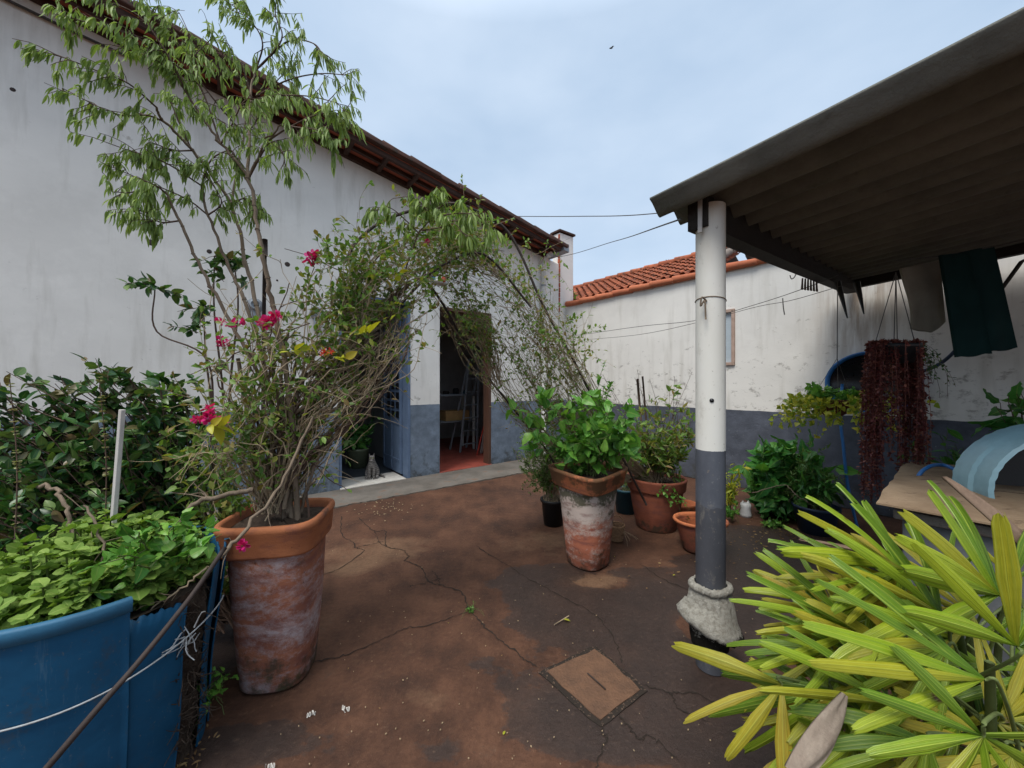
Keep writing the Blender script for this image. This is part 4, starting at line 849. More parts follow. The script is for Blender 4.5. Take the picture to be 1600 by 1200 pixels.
# metal hoops of the arch
ar = thing('metal_arch', PA+Vector((.3, .2, 0)), 'bent dark metal hoops that carry the vine arch across the yard', 'arch')
m = MB(); m.tube(spline([W(540, 408, 2.45), W(560, 375, 2.5), W(610, 340, 2.55), (W(700, 318, 2.7)), W(752, 333, 2.95), W(790, 358, 3.05), W(815, 400, 3.1), (W(850, 480, 3.15)), W(900, 570, 3.3), W(960, 690, 3.4), G(1010, 836)+UP*.3], 8), .011, 8); part('hoop', m, m_rod, ar)
m = MB(); m.tube(spline([W(660, 430, 2.7), W(695, 480, 2.9), W(740, 560, 3.2), W(795, 630, 3.4), W(850, 698, 3.6), W(875, 740, 3.65), W(905, 790, 3.7), Vector((.74, 3.75, 0))], 8), .010, 8); part('hoop', m, m_rod, ar)
m = MB(); m.tube(spline([W(450, 660, 2.0), W(560, 560, 2.15), W(640, 460, 2.4), W(700, 410, 2.6), W(760, 400, 2.8), W(830, 480, 3.0)], 8), .009, 8); part('hoop', m, m_rod, ar)
# little painted bird feeder
fd = W(686, 440, 2.45); f_ = thing('bird_feeder', fd, 'tiny hanging feeder painted white, blue and red below the arch top', 'bird feeder')
m = MB(); m.loft(fd-UP*.02, [(.0005, 0), (.036, 0), (.05, .012), (.046, .02), (.02, .05), (.0005, .056)], seg=20, sx=1.15); part('bowl', m, simple('white_enamel', (.7, .72, .75), (.6, .62, .66), 8, .3), f_)
for dx, mt in ((-.032, m_hose), (.034, m_redpl)):
    m = MB(); m.loft(fd+Vector((dx, -.028, .005)), [(.001, -.02), (.016, -.012), (.018, 0), (.012, .014), (.001, .02)], seg=12); part('painted_knob', m, mt, f_)
m = MB(); m.tube([fd+UP*.036, fd+UP*.16], .0018, 5); part('wire', m, m_wire, f_)

# ------------------------------------------------------------------ right side of the arch: climber
vr = G(1030, 836)+UP*.45
cv = thing('climbing_vine', vr, 'thin wiry climber with small bright leaves on the far leg of the arch', 'climbing plant')
twl = MB(); lf = MB()
vine([(1020, 752, 3.87), (962, 695, 3.65), (900, 590, 3.3), (840, 500, 3.15), (760, 430, 2.95), (700, 410, 2.8), (640, 420, 2.6)], 34, .12, .0038, 14, .034, side=3, sl=.3, start=.1)
vine([(1015, 752, 3.87), (940, 700, 3.65), (860, 640, 3.4), (810, 560, 3.3), (760, 490, 3.1), (710, 440, 2.9)], 44, .10, .0035, 10, .032, side=3, sl=.28, start=.12)
vine([(1015, 752, 3.87), (880, 640, 3.4), (850, 540, 3.3), (840, 470, 3.2)], 26, .17, .003, 14, .036, side=4, sl=.3)
vine([(1015, 752, 3.87), (905, 650, 3.5), (905, 560, 3.4), (915, 525, 3.4)], 6, .08, .003, 20, .036, side=3, sl=.2)
vine([(780, 430, 3.0), (740, 390, 2.9), (700, 370, 2.8), (690, 400, 2.7)], 40, .14, .0028, 20, .034, side=4, sl=.22)
vine([(860, 560, 3.3), (830, 480, 3.2), (810, 410, 3.2), (850, 440, 3.3)], 12, .14, .0028, 16, .036, side=3, sl=.22)
vine([(1012, 752, 3.87), (935, 735, 3.75), (855, 688, 3.6), (795, 625, 3.4), (750, 560, 3.2), (700, 480, 2.95), (660, 430, 2.7)], 34, .07, .0035, 8, .032, side=3, sl=.2, start=.12)
vine([(780, 600, 3.3), (760, 530, 3.15), (720, 470, 3.0), (700, 430, 2.8)], 26, .10, .0032, 14, .034, side=3, sl=.2)
part('branches', twl, m_twig, cv); part('foliage', lf, m_bleaf, cv)

# ------------------------------------------------------------------ pots in the middle
PB = G(925, 893)+Vector((0, .17, 0)); rotB = R(40)
pot = thing('terracotta_pot', PB, 'tall terracotta pot with mossy white-stained top, its corner facing forward, mid-yard', 'pot', 'terracotta pots in the yard')
m = MB(); m.loft(PB, [(.001, 0), (.15, 0), (.162, .012), (.18, .2), (.205, .45), (.228, .64), (.232, .665)], ex=2.6, rot=rotB, seg=60, wob=.008, seed=4); part('body', m, m_potB, pot)
m = MB(); m.loft(PB, [(.225, .64), (.25, .645), (.257, .655), (.275, .75), (.284, .76), (.286, .775), (.276, .787), (.255, .785), (.245, .77), (.235, .7)], ex=3.6, rot=rotB, seg=64, wob=.006, seed=5)
for va in m.v: va[:, 2] += .03*np.abs(va[:, 0]-PB.x)/.28-.012
part('rim', m, m_potBrim, pot)
m = MB(); m.disc(PB+UP*.735, .245, 3.4, rotB, 40, 6, .006); part('soil', m, m_soil, pot)
def bush(name, base, label, cat, centre, rad, nst, per, L, wr, T, lm, sm, seed=0, group=None, up=.3, r=.005, droop=0, out=.9, side=2, sl=.15, curl=.2):
    o = thing(name, base, label, cat, group); st = MB(); lf = MB(); cx = np.array(tuple(centre)); b = np.array(tuple(base))
    for k in range(nst):
        d = rng.normal(size=3); d /= np.linalg.norm(d); e = cx+d*np.array(rad)*U(.55, 1.05); mid = (b+e)/2+rng.normal(size=3)*.1*np.array(rad)+np.array([0, 0, .1*rad[2]]); s_ = b+rng.normal(size=3)*np.array([.05, .05, 0])
        P = spline([s_, s_*.5+mid*.5+np.array([0, 0, .03]), mid, e], 5); P[1:] += rng.normal(size=(len(P)-1, 3))*.004; st.tube(P, [r, r*.4], 5)
        leafy(lf, P, per, L, wr, T, out=out, up=up, u0=.35, droop=droop)
        p, dd, u = along(P, side, .4)
        for a, q in zip(p, dd):
            s2 = wander(a, q/np.linalg.norm(q)*.5+rng.normal(size=3)*.8, sl*U(.6, 1.4), 5, curl); st.tube(s2, [r*.5, r*.25], 4); leafy(lf, s2, max(2, int(per*.6)), L, wr, T, out=out, up=up, u0=.2, droop=droop)
    part('stem', st, sm, o); part('foliage', lf, lm, o); return o
bush('broadleaf_shrub', PB+UP*.74, 'bright green broad-leaved shrub growing in the mossy mid-yard pot', 'shrub', W(918, 660, 2.95), (.50, .30, .36), 32, 7, .10, .66, HEART, m_bright, m_stemg, side=3, sl=.16, droop=.15)
bush('seedling', PB+UP*.735, 'low bright seedlings covering the soil of the mossy pot', 'seedling', PB+UP*.80, (.18, .18, .05), 12, 8, .05, .7, HEART, m_bright, m_stemg, r=.002, side=1, sl=.05)
# tall shoot with pinnate leaves near the mid pot
bush('tall_shoot', PB+Vector((.02, .1, .74)), 'upright shoot with small oval leaves standing against the boundary wall behind the mossy pot', 'shoot', W(940, 590, 3.3), (.14, .1, .26), 6, 30, .045, .5, OVAL, m_bright, m_stemg, side=1, sl=.1)

PC = G(1034, 834)+Vector((.02, .2, 0))
pot = thing('terracotta_pot', PC, 'round brown terracotta pot with stepped rim behind the post', 'pot', 'terracotta pots in the yard')
m = MB(); m.loft(PC, [(.001, 0), (.195, 0), (.2, .01), (.235, .2), (.262, .36), (.268, .42)], seg=48); part('body', m, m_potC, pot)
m = MB(); m.loft(PC, [(.262, .40), (.285, .405), (.29, .415), (.298, .50), (.302, .51), (.298, .525), (.28, .525), (.27, .5), (.262, .46)], seg=48); part('rim', m, m_potC, pot)
m = MB(); m.disc(PC+UP*.47, .268, 2, 0, 36, 6, .008); part('soil', m, m_soil, pot)
bush('wispy_shrub', PC+UP*.46, 'wispy shrub with dry stalks and small leaves in the round brown pot', 'shrub', W(1035, 668, 3.7), (.38, .28, .38), 50, 14, .065, .4, OVAL, m_bleaf, m_twig, side=3, sl=.18, r=.0035)
o = thing('dry_stalks', PC+Vector((.02, .06, .46)), 'bare dry flower stalks standing above the brown pot', 'stalks'); m = MB()
for k in range(16):
    a = PC+Vector((U(-.2, .2), U(-.2, .2), .46)); e = W(U(935, 1088), U(575, 640), 3.8); P = spline([a, a.lerp(e, .5)+Vector((U(-.04, .04), 0, .03)), e], 6); m.tube(P, [.0035, .0015], 4)
    for j in range(8):
        q, dd, _ = along(P, 1, .6); m.tube(wander(q[0], rng.normal(size=3)+np.array([0, 0, .6]), .05, 3, .2), [.0014, .0009], 3)
m.tube([W(1005, 700, 3.75), W(1000, 640, 3.75), W(996, 592, 3.75)], .012, 6); m.tube([W(1013, 720, 3.75), W(1010, 660, 3.75), W(1004, 588, 3.75)], .009, 6)
part('stalk', m, m_twigd, o)
bush('trailing_creeper', PC+Vector((-.05, -.27, .5)), 'creeper with round little leaves trailing down the front of the brown pot', 'creeper', PC+Vector((.08, -.33, .33)), (.20, .05, .16), 6, 8, .035, .8, HEART, m_bright, m_stemg, r=.002, side=1, sl=.1, droop=.3)

PD = G(866, 824)+Vector((0, .1, 0))
pot = thing('nursery_pot', PD, 'small black plastic pot standing left of the mossy terracotta pot', 'pot')
m = MB(); m.loft(PD, [(.001, 0), (.10, 0), (.125, .24), (.137, .245), (.14, .262), (.137, .275), (.128, .275), (.118, .22)], seg=36); part('body', m, m_black, pot); m = MB(); m.disc(PD+UP*.24, .122, 2, 0, 24, 4, .008); part('soil', m, m_soil, pot)
bush('feathery_shrub', PD+UP*.24, 'fine feathery green shrub in the black pot beside the wall', 'shrub', W(846, 700, 3.95), (.36, .24, .32), 70, 36, .026, .45, SMALL, m_fine, m_twig, side=4, sl=.14, r=.0028)
# red bag, teal pot, wicker basket
p0 = G(873, 800)+Vector((0, .28, 0))
rp_ = thing('red_pot', p0, 'red plastic pot half hidden between the black and mossy pots', 'pot'); m = MB(); m.loft(p0, [(.001, 0), (.10, 0), (.13, .26), (.14, .265), (.14, .29), (.13, .29), (.11, .1)], seg=28); part('body', m, m_redpl, rp_); m = MB(); m.disc(p0+UP*.25, .125, 2, 0, 20, 3, .006); part('soil', m, m_soil, rp_)
p0 = G(984, 806)+Vector((0, .14, 0))
rp_ = thing('teal_pot', p0, 'teal plastic pot behind and between the mossy and the brown pot', 'pot'); m = MB(); m.loft(p0, [(.001, 0), (.11, 0), (.14, .25), (.15, .255), (.15, .28), (.14, .28), (.12, .1)], seg=28); part('body', m, m_teal, rp_); m = MB(); m.disc(p0+UP*.25, .135, 2, 0, 20, 3, .006); part('soil', m, m_soil, rp_)
bush('grassy_plant', p0+UP*.25, 'thin grassy plant in the teal pot', 'plant', p0+UP*.42, (.16, .12, .12), 18, 6, .05, .3, LANCE, m_fine, m_stemg, r=.002, side=1)
p0 = G(966, 848)+Vector((0, .06, 0)); bk = thing('wicker_basket', p0, 'small wicker basket with handle on the floor right of the mossy pot', 'basket')
m = MB()
for k in range(11): z = .008+k*.014; m.tube([p0+Vector(((.055+.02*k/10)*(1+.05*(-1)**(i+k))*math.cos(a), (.055+.02*k/10)*(1+.05*(-1)**(i+k))*math.sin(a), z)) for i, a in enumerate(np.linspace(0, 2*math.pi, 25))], .0065, 5)
m.disc(p0+UP*.006, .055, seg=16, rings=1); part('bowl', m, m_wicker, bk)
m = MB(); m.tube([p0+Vector((.072*math.cos(a), 0, .15+.085*math.sin(a))) for a in np.linspace(0, math.pi, 14)], .005, 6); part('handle', m, m_wicker, bk)
m = MB()
for k in range(8): a = p0+Vector((.05, -.03, .1)); m.tube(wander(tuple(a), (U(0, .8), U(-.6, 0), U(-.5, .1)), U(.08, .18), 5, .3, .1), [.002, .001], 4)
part('straw', m, m_twig, bk)
# basket-weave terracotta planter behind the post
p0 = G(1109, 872)+Vector((0, .16, 0)); pl = thing('ribbed_planter', p0, 'open orange clay planter with ribbed basket sides behind the foot of the post', 'planter')
m = MB(); sg = 72; prof = [(.001, .012), (.125, .012), (.13, 0), (.145, .02), (.2, .26)]
m.loft(p0, prof, ex=2.2, seg=sg, sx=1.05, sy=.85); part('body', m, m_potC, pl)
m = MB(); m.loft(p0, [(.196, .25), (.215, .255), (.222, .268), (.216, .282), (.2, .282), (.19, .262)], ex=2.2, seg=sg, sx=1.05, sy=.85)
pr = [(.19, .265), (.184, .24)]
for z in np.arange(.235, .03, -.012): pr += [(.135+.2*z+.004, z), (.135+.2*z-.004, z-.006)]
m.loft(p0, pr, ex=2.2, seg=sg, sx=1.05, sy=.85); part('rim', m, m_terra, pl); m = MB(); m.disc(p0+UP*.05, .13, seg=30, rings=3, bumpz=.004); part('soil', m, m_soil, pl)
p0 = G(1078, 818)+Vector((0, .12, 0)); tp = thing('clay_trough', p0, 'small orange clay trough behind the ribbed planter', 'planter'); m = MB()
m.loft(p0, [(.001, 0), (.11, 0), (.13, .15), (.145, .155), (.145, .18), (.13, .18), (.10, .03), (.001, .03)], ex=5, rot=.3, seg=40, sy=.7); part('body', m, m_terra, tp)

# ------------------------------------------------------------------ blue split drum at the left
DC = Vector((-1.62, 1.43, 0)); DR = .40
dr = thing('blue_drum', DC, 'large split blue plastic drum filled with soil and herbs, left foreground', 'drum')
def drum_piece(a0, a1, z1a, z1b, r_off=0, th=.006, n=26, z0=0, bend=0):
    m = MB(); V = []
    zs = 12
    for side in (0, 1):
        for k in range(n+1):
            a = a0+(a1-a0)*k/n; zt_ = z1a+(z1b-z1a)*k/n; b = bend*(k/n)**2
            for j in range(zs+1):
                z = z0+(zt_+(.006*math.sin(k*2.3)+.004*math.sin(k*5.1) if z1a != .775 else 0)-z0)*j/zs; r = DR*(.84+.16*min(1, z/.75))+r_off-side*th+b*(z/.8)+.006*math.sin(z*9+a*3)
                V.append((DC.x+r*math.cos(a), DC.y+r*math.sin(a), z))
    w_ = zs+1; b = (n+1)*w_; fs = []
    for k in range(n):
        for j in range(zs): fs += [(k*w_+j, (k+1)*w_+j, (k+1)*w_+j+1, k*w_+j+1), (b+k*w_+j, b+k*w_+j+1, b+(k+1)*w_+j+1, b+(k+1)*w_+j)]
        fs.append((k*w_+zs, (k+1)*w_+zs, b+(k+1)*w_+zs, b+k*w_+zs))
    for k in (0, n):
        for j in range(zs): fs.append((k*w_+j, k*w_+j+1, b+k*w_+j+1, b+k*w_+j))
    m.add(V, fs); return m
a1 = -math.atan2(.19, .355)                         # direction of the tear, seen from the drum's centre
wp = part('wall_panel', drum_piece(R(38), R(38)+R(292), .775, .775, n=90), m_blue, dr)
part('torn_flap', drum_piece(R(-30), R(-3), .70, .67, r_off=-.012, n=18, bend=.0), m_blue, dr)
part('split_panel', drum_piece(R(16), R(34), .76, .80, r_off=-.01, n=16, bend=-.02), m_blue, dr)
m = MB(); P = [(DC.x+(DR+.004)*math.cos(a), DC.y+(DR+.004)*math.sin(a), .772) for a in np.linspace(R(38), R(330), 90)]
V = []; 
for a in np.linspace(R(38), R(330), 90):
    for r_, z in ((DR-.004, .79), (DR+.012, .793), (DR+.02, .785), (DR+.016, .745), (DR+.006, .742)): V.append((DC.x+r_*math.cos(a), DC.y+r_*math.sin(a), z))
m.add(V, [(i*5+j, (i+1)*5+j, (i+1)*5+j+1, i*5+j+1) for i in range(89) for j in range(4)]); part('rim', m, m_bluerim, dr)
m = MB(); m.disc(DC+UP*.70, .375, 2, 0, 40, 8, .012); part('soil', m, m_soil, dr)
m = MB()
for k in range(200):
    a = U(R(-8), R(14)); z = U(.1, .68); r = DR-.035; m.tube(wander((DC.x+r*math.cos(a), DC.y+r*math.sin(a), z), rng.normal(size=3), U(.02, .09), 3, .4), [.0025, .001], 3)
V = []; na, nz_ = 22, 40
for j in range(nz_+1):
    for i in range(na+1): a = R(-14)+R(36)*i/na; z = .70*j/nz_; r = DR*(.84+.16*z/.75)-.032+rng.normal()*.006+.01*math.sin(z*31+a*9); V.append((DC.x+r*math.cos(a), DC.y+r*math.sin(a), z))
m.add(V, [(j*(na+1)+i, j*(na+1)+i+1, (j+1)*(na+1)+i+1, (j+1)*(na+1)+i) for j in range(nz_) for i in range(na)])
part('root_ball', m, m_soil, dr)
m = MB(); pts = [G(-40, 1155, .0)]
ws = [(DC.x+(DR*(.84+.16*z/.75)+.012)*math.cos(a), DC.y+(DR*(.84+.16*z/.75)+.012)*math.sin(a), z) for a, z in zip(np.linspace(R(-125), R(30), 50), .46+.10*np.linspace(0, 1, 50)+.012*np.sin(np.linspace(0, 9, 50)))]
m.tube(ws, .003, 5)
kp = np.array(ws[38])
for k in range(14): m.tube(wander(kp+rng.normal(size=3)*.015, rng.normal(size=3)+np.array([0, -.3, -.8]), .09, 5, .5), [.003, .002], 4)
part('tie_wire', m, m_rope, dr)

# fleshy herb in the drum
o = thing('fleshy_herb', DC+UP*.7, 'bright green fuzzy-leaved herb filling the top of the blue drum', 'herb'); st = MB(); lf = MB()
for k in range(270):
    a = U(0, 2*math.pi); r = math.sqrt(U(0, 1))*.33; b = np.array([DC.x+r*math.cos(a), DC.y+r*math.sin(a), .70]); h_ = U(.02, .27)*(1-.55*(r/.33)**2)+.015
    e = b+np.array([math.cos(a)*.035*r/.4, math.sin(a)*.035*r/.4, h_]); st.tube([b, (b+e)/2, e], [.004, .0025], 5)
    for lv in range(3):
        z = e-(e-b)*.22*lv; rot = U(0, 6.28)
        D = np.array([[math.cos(rot+j*math.pi/2), math.sin(rot+j*math.pi/2), U(.2, 1.0)-.35*lv] for j in range(4)]); L = rng.uniform(.018, .05, 4)*(1+.3*lv)
        lf.leaves(np.tile(z, (4, 1)), D, L, L*.82, ROUND, N=np.tile([0, 0, 1.], (4, 1))+rng.normal(size=(4, 3))*.5)
part('stem', st, m_stemg, o); part('foliage', lf, m_ore, o)
# taller leafy stems on the drum's right
bush('soft_stemmed_bush', DC+Vector((.22, .12, .7)), 'loose soft green stems leaning over the torn side of the drum', 'bush', W(235, 860, 1.35), (.17, .18, .13), 18, 9, .05, .7, HEART, m_bright, m_stemg, side=2, sl=.1)

# dark pot & dense shrub behind
p0 = Vector((-1.75, 2.25, 0)); pt = thing('dark_planter', p0, 'black planter in shade between the blue drum and the tall left pot', 'planter'); m = MB()
m.loft(p0+Vector((.18, .1, 0)), [(.001, 0), (.16, 0), (.2, .42), (.215, .425), (.215, .45), (.2, .45), (.18, .3)], seg=36); part('body', m, m_black, pt); m = MB(); m.disc(p0+Vector((.18, .1, .40)), .19, seg=30, rings=4, bumpz=.01); part('soil', m, m_soil, pt)
def shrubmass(o, vols, n, per, L, wr, T, lm, sm, base, r=.006):
    st = MB(); lf = MB()
    for px, py, Y, rx, ry, rd in vols:
        c = np.array(tuple(W(px, py, Y))); k_ = Y/F
        for k in range(int(n*rx*ry/2500)):
            d = rng.normal(size=3); d /= np.linalg.norm(d); e = c+d*np.array([rx*k_, rd, ry*k_])*U(.3, 1)**.6
            b = np.array([base[0]+U(-.5, .5)*.6, base[1]+U(-.2, .2), base[2]]); s_ = e+np.array([(b[0]-e[0])*.25, (b[1]-e[1])*.25, -U(.15, .35)])
            if k % 4 == 0: st.tube(spline([b, (b+s_)/2+rng.normal(size=3)*.04, s_, e], 4), [r, r*.35], 5)
            P = spline([s_, (s_+e)/2+rng.normal(size=3)*.02, e], 4); st.tube(P, [r*.5, r*.25], 4); leafy(lf, P, per, L, wr, T, out=.9, up=.05, u0=.1, droop=.15)
    part('stem', st, sm, o); part('foliage', lf, lm, o)
sh = thing('dense_shrub', p0, 'dense dark green shrub with glossy oval leaves against the wall, far left', 'shrub')
shrubmass(sh, [(40, 720, 1.9, 80, 90, .25), (150, 690, 2.0, 80, 70, .25), (140, 770, 1.95, 120, 90, .28), (240, 680, 2.05, 60, 55, .2), (20, 790, 1.8, 80, 70, .25), (250, 770, 2.1, 70, 80, .25), (-60, 730, 1.9, 60, 130, .3), (10, 610, 1.85, 28, 45, .12), (95, 615, 2.0, 36, 36, .12), (160, 590, 2.05, 34, 40, .14), (240, 610, 2.05, 52, 36, .16), (290, 640, 2.1, 30, 26, .1)], 30, 11, .066, .52, OVAL, m_dkleaf, m_twigd, p0+Vector((0, 0, .1)))
bush('young_bush', Vector((-1.33, 2.1, .0)), 'lighter green leafy stems between the dense shrub and the left pot', 'bush', W(320, 720, 2.0), (.17, .18, .40), 22, 14, .05, .6, HEART, m_bleaf, m_stemg, side=3, sl=.15)
# flower spikes
for px, top_, Yb, lab in ((15, 590, 1.5, 'pale flowering herb spike at the left edge of the picture'), (155, 590, 1.65, 'pale flowering herb spike left of the white plank')):
    b = W(px+8, 860, Yb); e = W(px, top_, Yb); o = thing('flower_spike', b, lab, 'flower spike'); m = MB(); P = spline([b, b.lerp(e, .5)+Vector((.02, 0, 0)), e], 10); m.tube(P, [.003, .0015], 5); part('stem', m, m_twigd, o)
    m = MB()
    for k in range(26):
        q, dd, u = along(P, 1, .12, 1); n = 6; a = rng.uniform(0, 6.28, n); D = np.stack([np.cos(a), np.sin(a), np.full(n, .3)], -1); m.leaves(np.tile(q[0], (n, 1)), D, .014, .008, SMALL)
    part('floret', m, leafmat('floret_'+str(px), [(.38, .36, .20), (.30, .32, .14), (.36, .26, .20)]), o)['kind'] = 'stuff'
# plank
m = MB(); a = W(170, 905, 1.52); b = W(191, 640, 1.52); ax = (b-a).normalized(); m.bevbox((a+b)/2, ax*((b-a).length/2), Vector((.018, -.012, 0)), Vector((.004, .006, 0)), .002); tag(part('plank', m, m_plank, None, smooth=False, origin=a), 'narrow weathered white wooden plank standing upright in the left planting', 'plank')
# loose branches and the long rod
def branch(pts, r, label, name='dead_branch', mat=None, cat='branch'):
    m = MB(); P = spline([p if isinstance(p, Vector) else W(*p) for p in pts], 7); P[1:-1] += rng.normal(size=(len(P)-2, 3))*.004; m.tube(P, r, 7)
    for k in range(4):
        q, dd, _ = along(P, 1, .3, .9); m.tube(wander(q[0], dd[0]/np.linalg.norm(dd[0])+rng.normal(size=3)*.8, U(.05, .13), 4, .3), [r[0]*.4, .001], 4)
    return tag(part(name, m, mat or m_bark, None, origin=P[0]), label, cat)
branch([(395, 765, 1.65), (350, 775, 1.6), (300, 790, 1.55), (262, 850, 1.5), (245, 900, 1.45), (250, 960, 1.4)], [.011, .009], 'thick grey branch curving from the left pot down into the drum')
branch([(490, 650, 1.75), (445, 745, 1.62), (390, 820, 1.5), (345, 870, 1.42)], [.006, .008], 'straight dry stem slanting across the rim of the left pot', cat='branch')
branch([(60, 760, 1.45), (85, 765, 1.45), (105, 800, 1.42), (115, 850, 1.4)], [.008, .006], 'hooked pale dead branch rising out of the drum herbs')
branch([(130, 790, 1.4), (155, 830, 1.38), (165, 900, 1.35)], [.004, .005], 'short bare twig beside the white plank foot')
branch([(520, 700, 2.6), (505, 735, 2.4), (485, 760, 2.2), (462, 790, 2.1)], [.004, .01], 'knobbly bare side branch reaching right from the left pot')
m = MB(); P = spline([W(352, 855, 1.40), W(300, 930, 1.30), W(220, 1030, 1.15), W(150, 1110, 1.05), W(60, 1215, .97), W(0, 1280, .93)], 8); m.tube(P, [.0085, .0085], 8)
for k in range(60): c = P[0]+(P[-1]-P[0])*k/60
tag(part('metal_rod', m, m_rod, None, origin=Vector(P[0])), 'long dark metal rod leaning diagonally across the front of the blue drum', 'rod')
branch([(325, 885, 1.42), (290, 915, 1.38), (245, 945, 1.33), (212, 970, 1.3)], [.004, .003], 'thin pale cane lying beside the dark rod', mat=m_twig, name='cane', cat='cane')
# weeds at the foot of the drum and left pot
bush('floor_weed', G(300, 1120), 'small round-leaved weed creeping on the floor between drum and left pot', 'weed', W(320, 1068, 1.62), (.11, .10, .05), 22, 8, .022, .8, HEART, m_bright, m_stemg, r=.0015, side=2, sl=.05)
bush('floor_weed', G(296, 1060), 'small dark weed climbing the base of the split drum', 'weed', W(285, 1060, 1.55), (.05, .06, .10), 12, 8, .025, .8, HEART, m_calla, m_stemg, r=.0015, side=2, sl=.05)
bush('floor_weed', G(735, 958), 'tiny green tuft growing out of the crack in mid floor', 'weed', G(735, 953)+UP*.012, (.03, .03, .012), 12, 6, .012, .6, SMALL, m_bright, m_stemg, r=.0008, side=1, sl=.02)
bush('floor_weed', G(1205, 826), 'low green weed on the floor in front of the arrowhead plants', 'weed', G(1210, 820)+UP*.03, (.16, .1, .035), 16, 6, .035, .8, HEART, m_bright, m_stemg, r=.0015, side=1, sl=.05)

# ------------------------------------------------------------------ plants along the boundary wall
bush('arrowhead_plant', G(1235, 815)+Vector((0, .3, 0)), 'dense clump of arrow-shaped glossy leaves at the foot of the boundary wall', 'plant', W(1238, 740, 4.0), (.46, .26, .44), 90, 7, .19, .55, ARROW, m_calla, m_stemg, side=1, sl=.12, droop=.3, r=.005, up=.4)
bush('fine_bush', G(1270, 820)+Vector((0, .1, 0)), 'fine-leaved silvery green bush in front of the arrowhead clump', 'bush', W(1265, 745, 3.75), (.26, .16, .34), 34, 14, .05, .28, LANCE, m_fine, m_stemg, side=3, sl=.15, r=.003)
bush('reed_plant', G(1146, 805)+Vector((0, .1, 0)), 'light green upright plant with yellow stems just right of the post', 'plant', W(1146, 745, 4.1), (.13, .1, .20), 14, 10, .08, .3, LANCE, m_yg, m_stemg, side=1, sl=.08, r=.004)
bush('small_herb', G(1143, 812), 'little bright herb on the floor beside the post', 'herb', W(1142, 795, 3.9), (.1, .08, .06), 14, 6, .04, .5, OVAL, m_bright, m_stemg, side=1, sl=.05, r=.002)
p0 = G(1290, 838)+Vector((0, .12, 0)); o = thing('dark_blue_pot', p0, 'dark blue pot in shade right of the fine-leaved bush', 'pot'); m = MB(); m.loft(p0, [(.001, 0), (.14, 0), (.19, .24), (.2, .245), (.2, .27), (.19, .27), (.15, .1)], seg=32); part('body', m, simple('navy_plastic', (.02, .035, .07), (.012, .02, .04), 8, .5), o); m = MB(); m.disc(p0+UP*.24, .18, seg=24, rings=3, bumpz=.006); part('soil', m, m_soil, o)
bush('shade_plant', p0+UP*.24, 'dark narrow-leaved plant in the dark blue pot', 'plant', p0+UP*.5, (.2, .15, .22), 18, 8, .10, .3, LANCE, m_calla, m_stemg, r=.003, side=1)
# white cat ornament
p0 = G(1165, 807); o = thing('white_ornament', p0, 'small white plaster ornament with two ear-like points on the floor by the wall', 'ornament'); m = MB()
m.loft(p0, [(.001, 0), (.06, 0), (.062, .03), (.05, .09), (.056, .12), (.05, .15), (.001, .155)], seg=24); 
for sx_ in (-1, 1): m.loft(p0+Vector((.03*sx_, 0, .145)), [(.02, 0), (.012, .02), (.001, .04)], seg=10)
part('figure', m, simple('white_plaster_figure', (.62, .62, .62), (.45, .45, .45), 12, .6), o)
# brick + edging
branch([(1175, 770, 3.6), (1225, 758, 3.5), (1240, 770, 3.4), (1262, 785, 3.3)], [.005, .003], 'long bare curved twig sprawling over the arrowhead clump')
# shade plants right of the red chains
bush('shade_plant', RW(5.6, .3, .0), 'dim leafy plants in the shade behind the laundry tank', 'plant', W(1455, 712, 3.2), (.22, .15, .22), 20, 8, .10, .5, OVAL, m_calla, m_stemg, side=1, droop=.2)
bush('broadleaf_plant', Vector((3.9, 2.75, .9)), 'dark drooping broad-leaved plant above the pale blue hood at the right edge', 'plant', W(1590, 628, 2.75), (.17, .12, .10), 9, 5, .17, .55, ARROW, m_calla, m_twigd, side=1, sl=.1, droop=.5)

# ------------------------------------------------------------------ hanging things
# basin on the wall
bc = RW(0, 0); a_ = (1364-800)/F; s_ = (a_*CC.y-CC.x)/(n1.x-a_*n1.y); bc = RW(s_, .10, CH+.0*1); bc.z = CH-(598-600)/F*bc.y
ro = m1.to_track_quat('Z', 'Y').to_matrix().to_4x4(); bs = thing('blue_basin', bc, 'round blue plastic basin hung on the boundary wall behind the red trailing plant', 'basin')
br = 50/F*bc.y*.98
m = MB(); m.loft(bc, [(br*.7, -.09), (br*.93, .04), (br*.95, .055), (br, .06), (br*1.01, .05), (br*.99, .04)], seg=48, tilt=ro, sx=1.12); part('rim', m, m_hose, bs)
m = MB(); m.loft(bc, [(.001, -.08), (br*.7, -.08), (br*.9, .03)], seg=48, tilt=ro, sx=1.12); part('bowl', m, m_dark, bs)
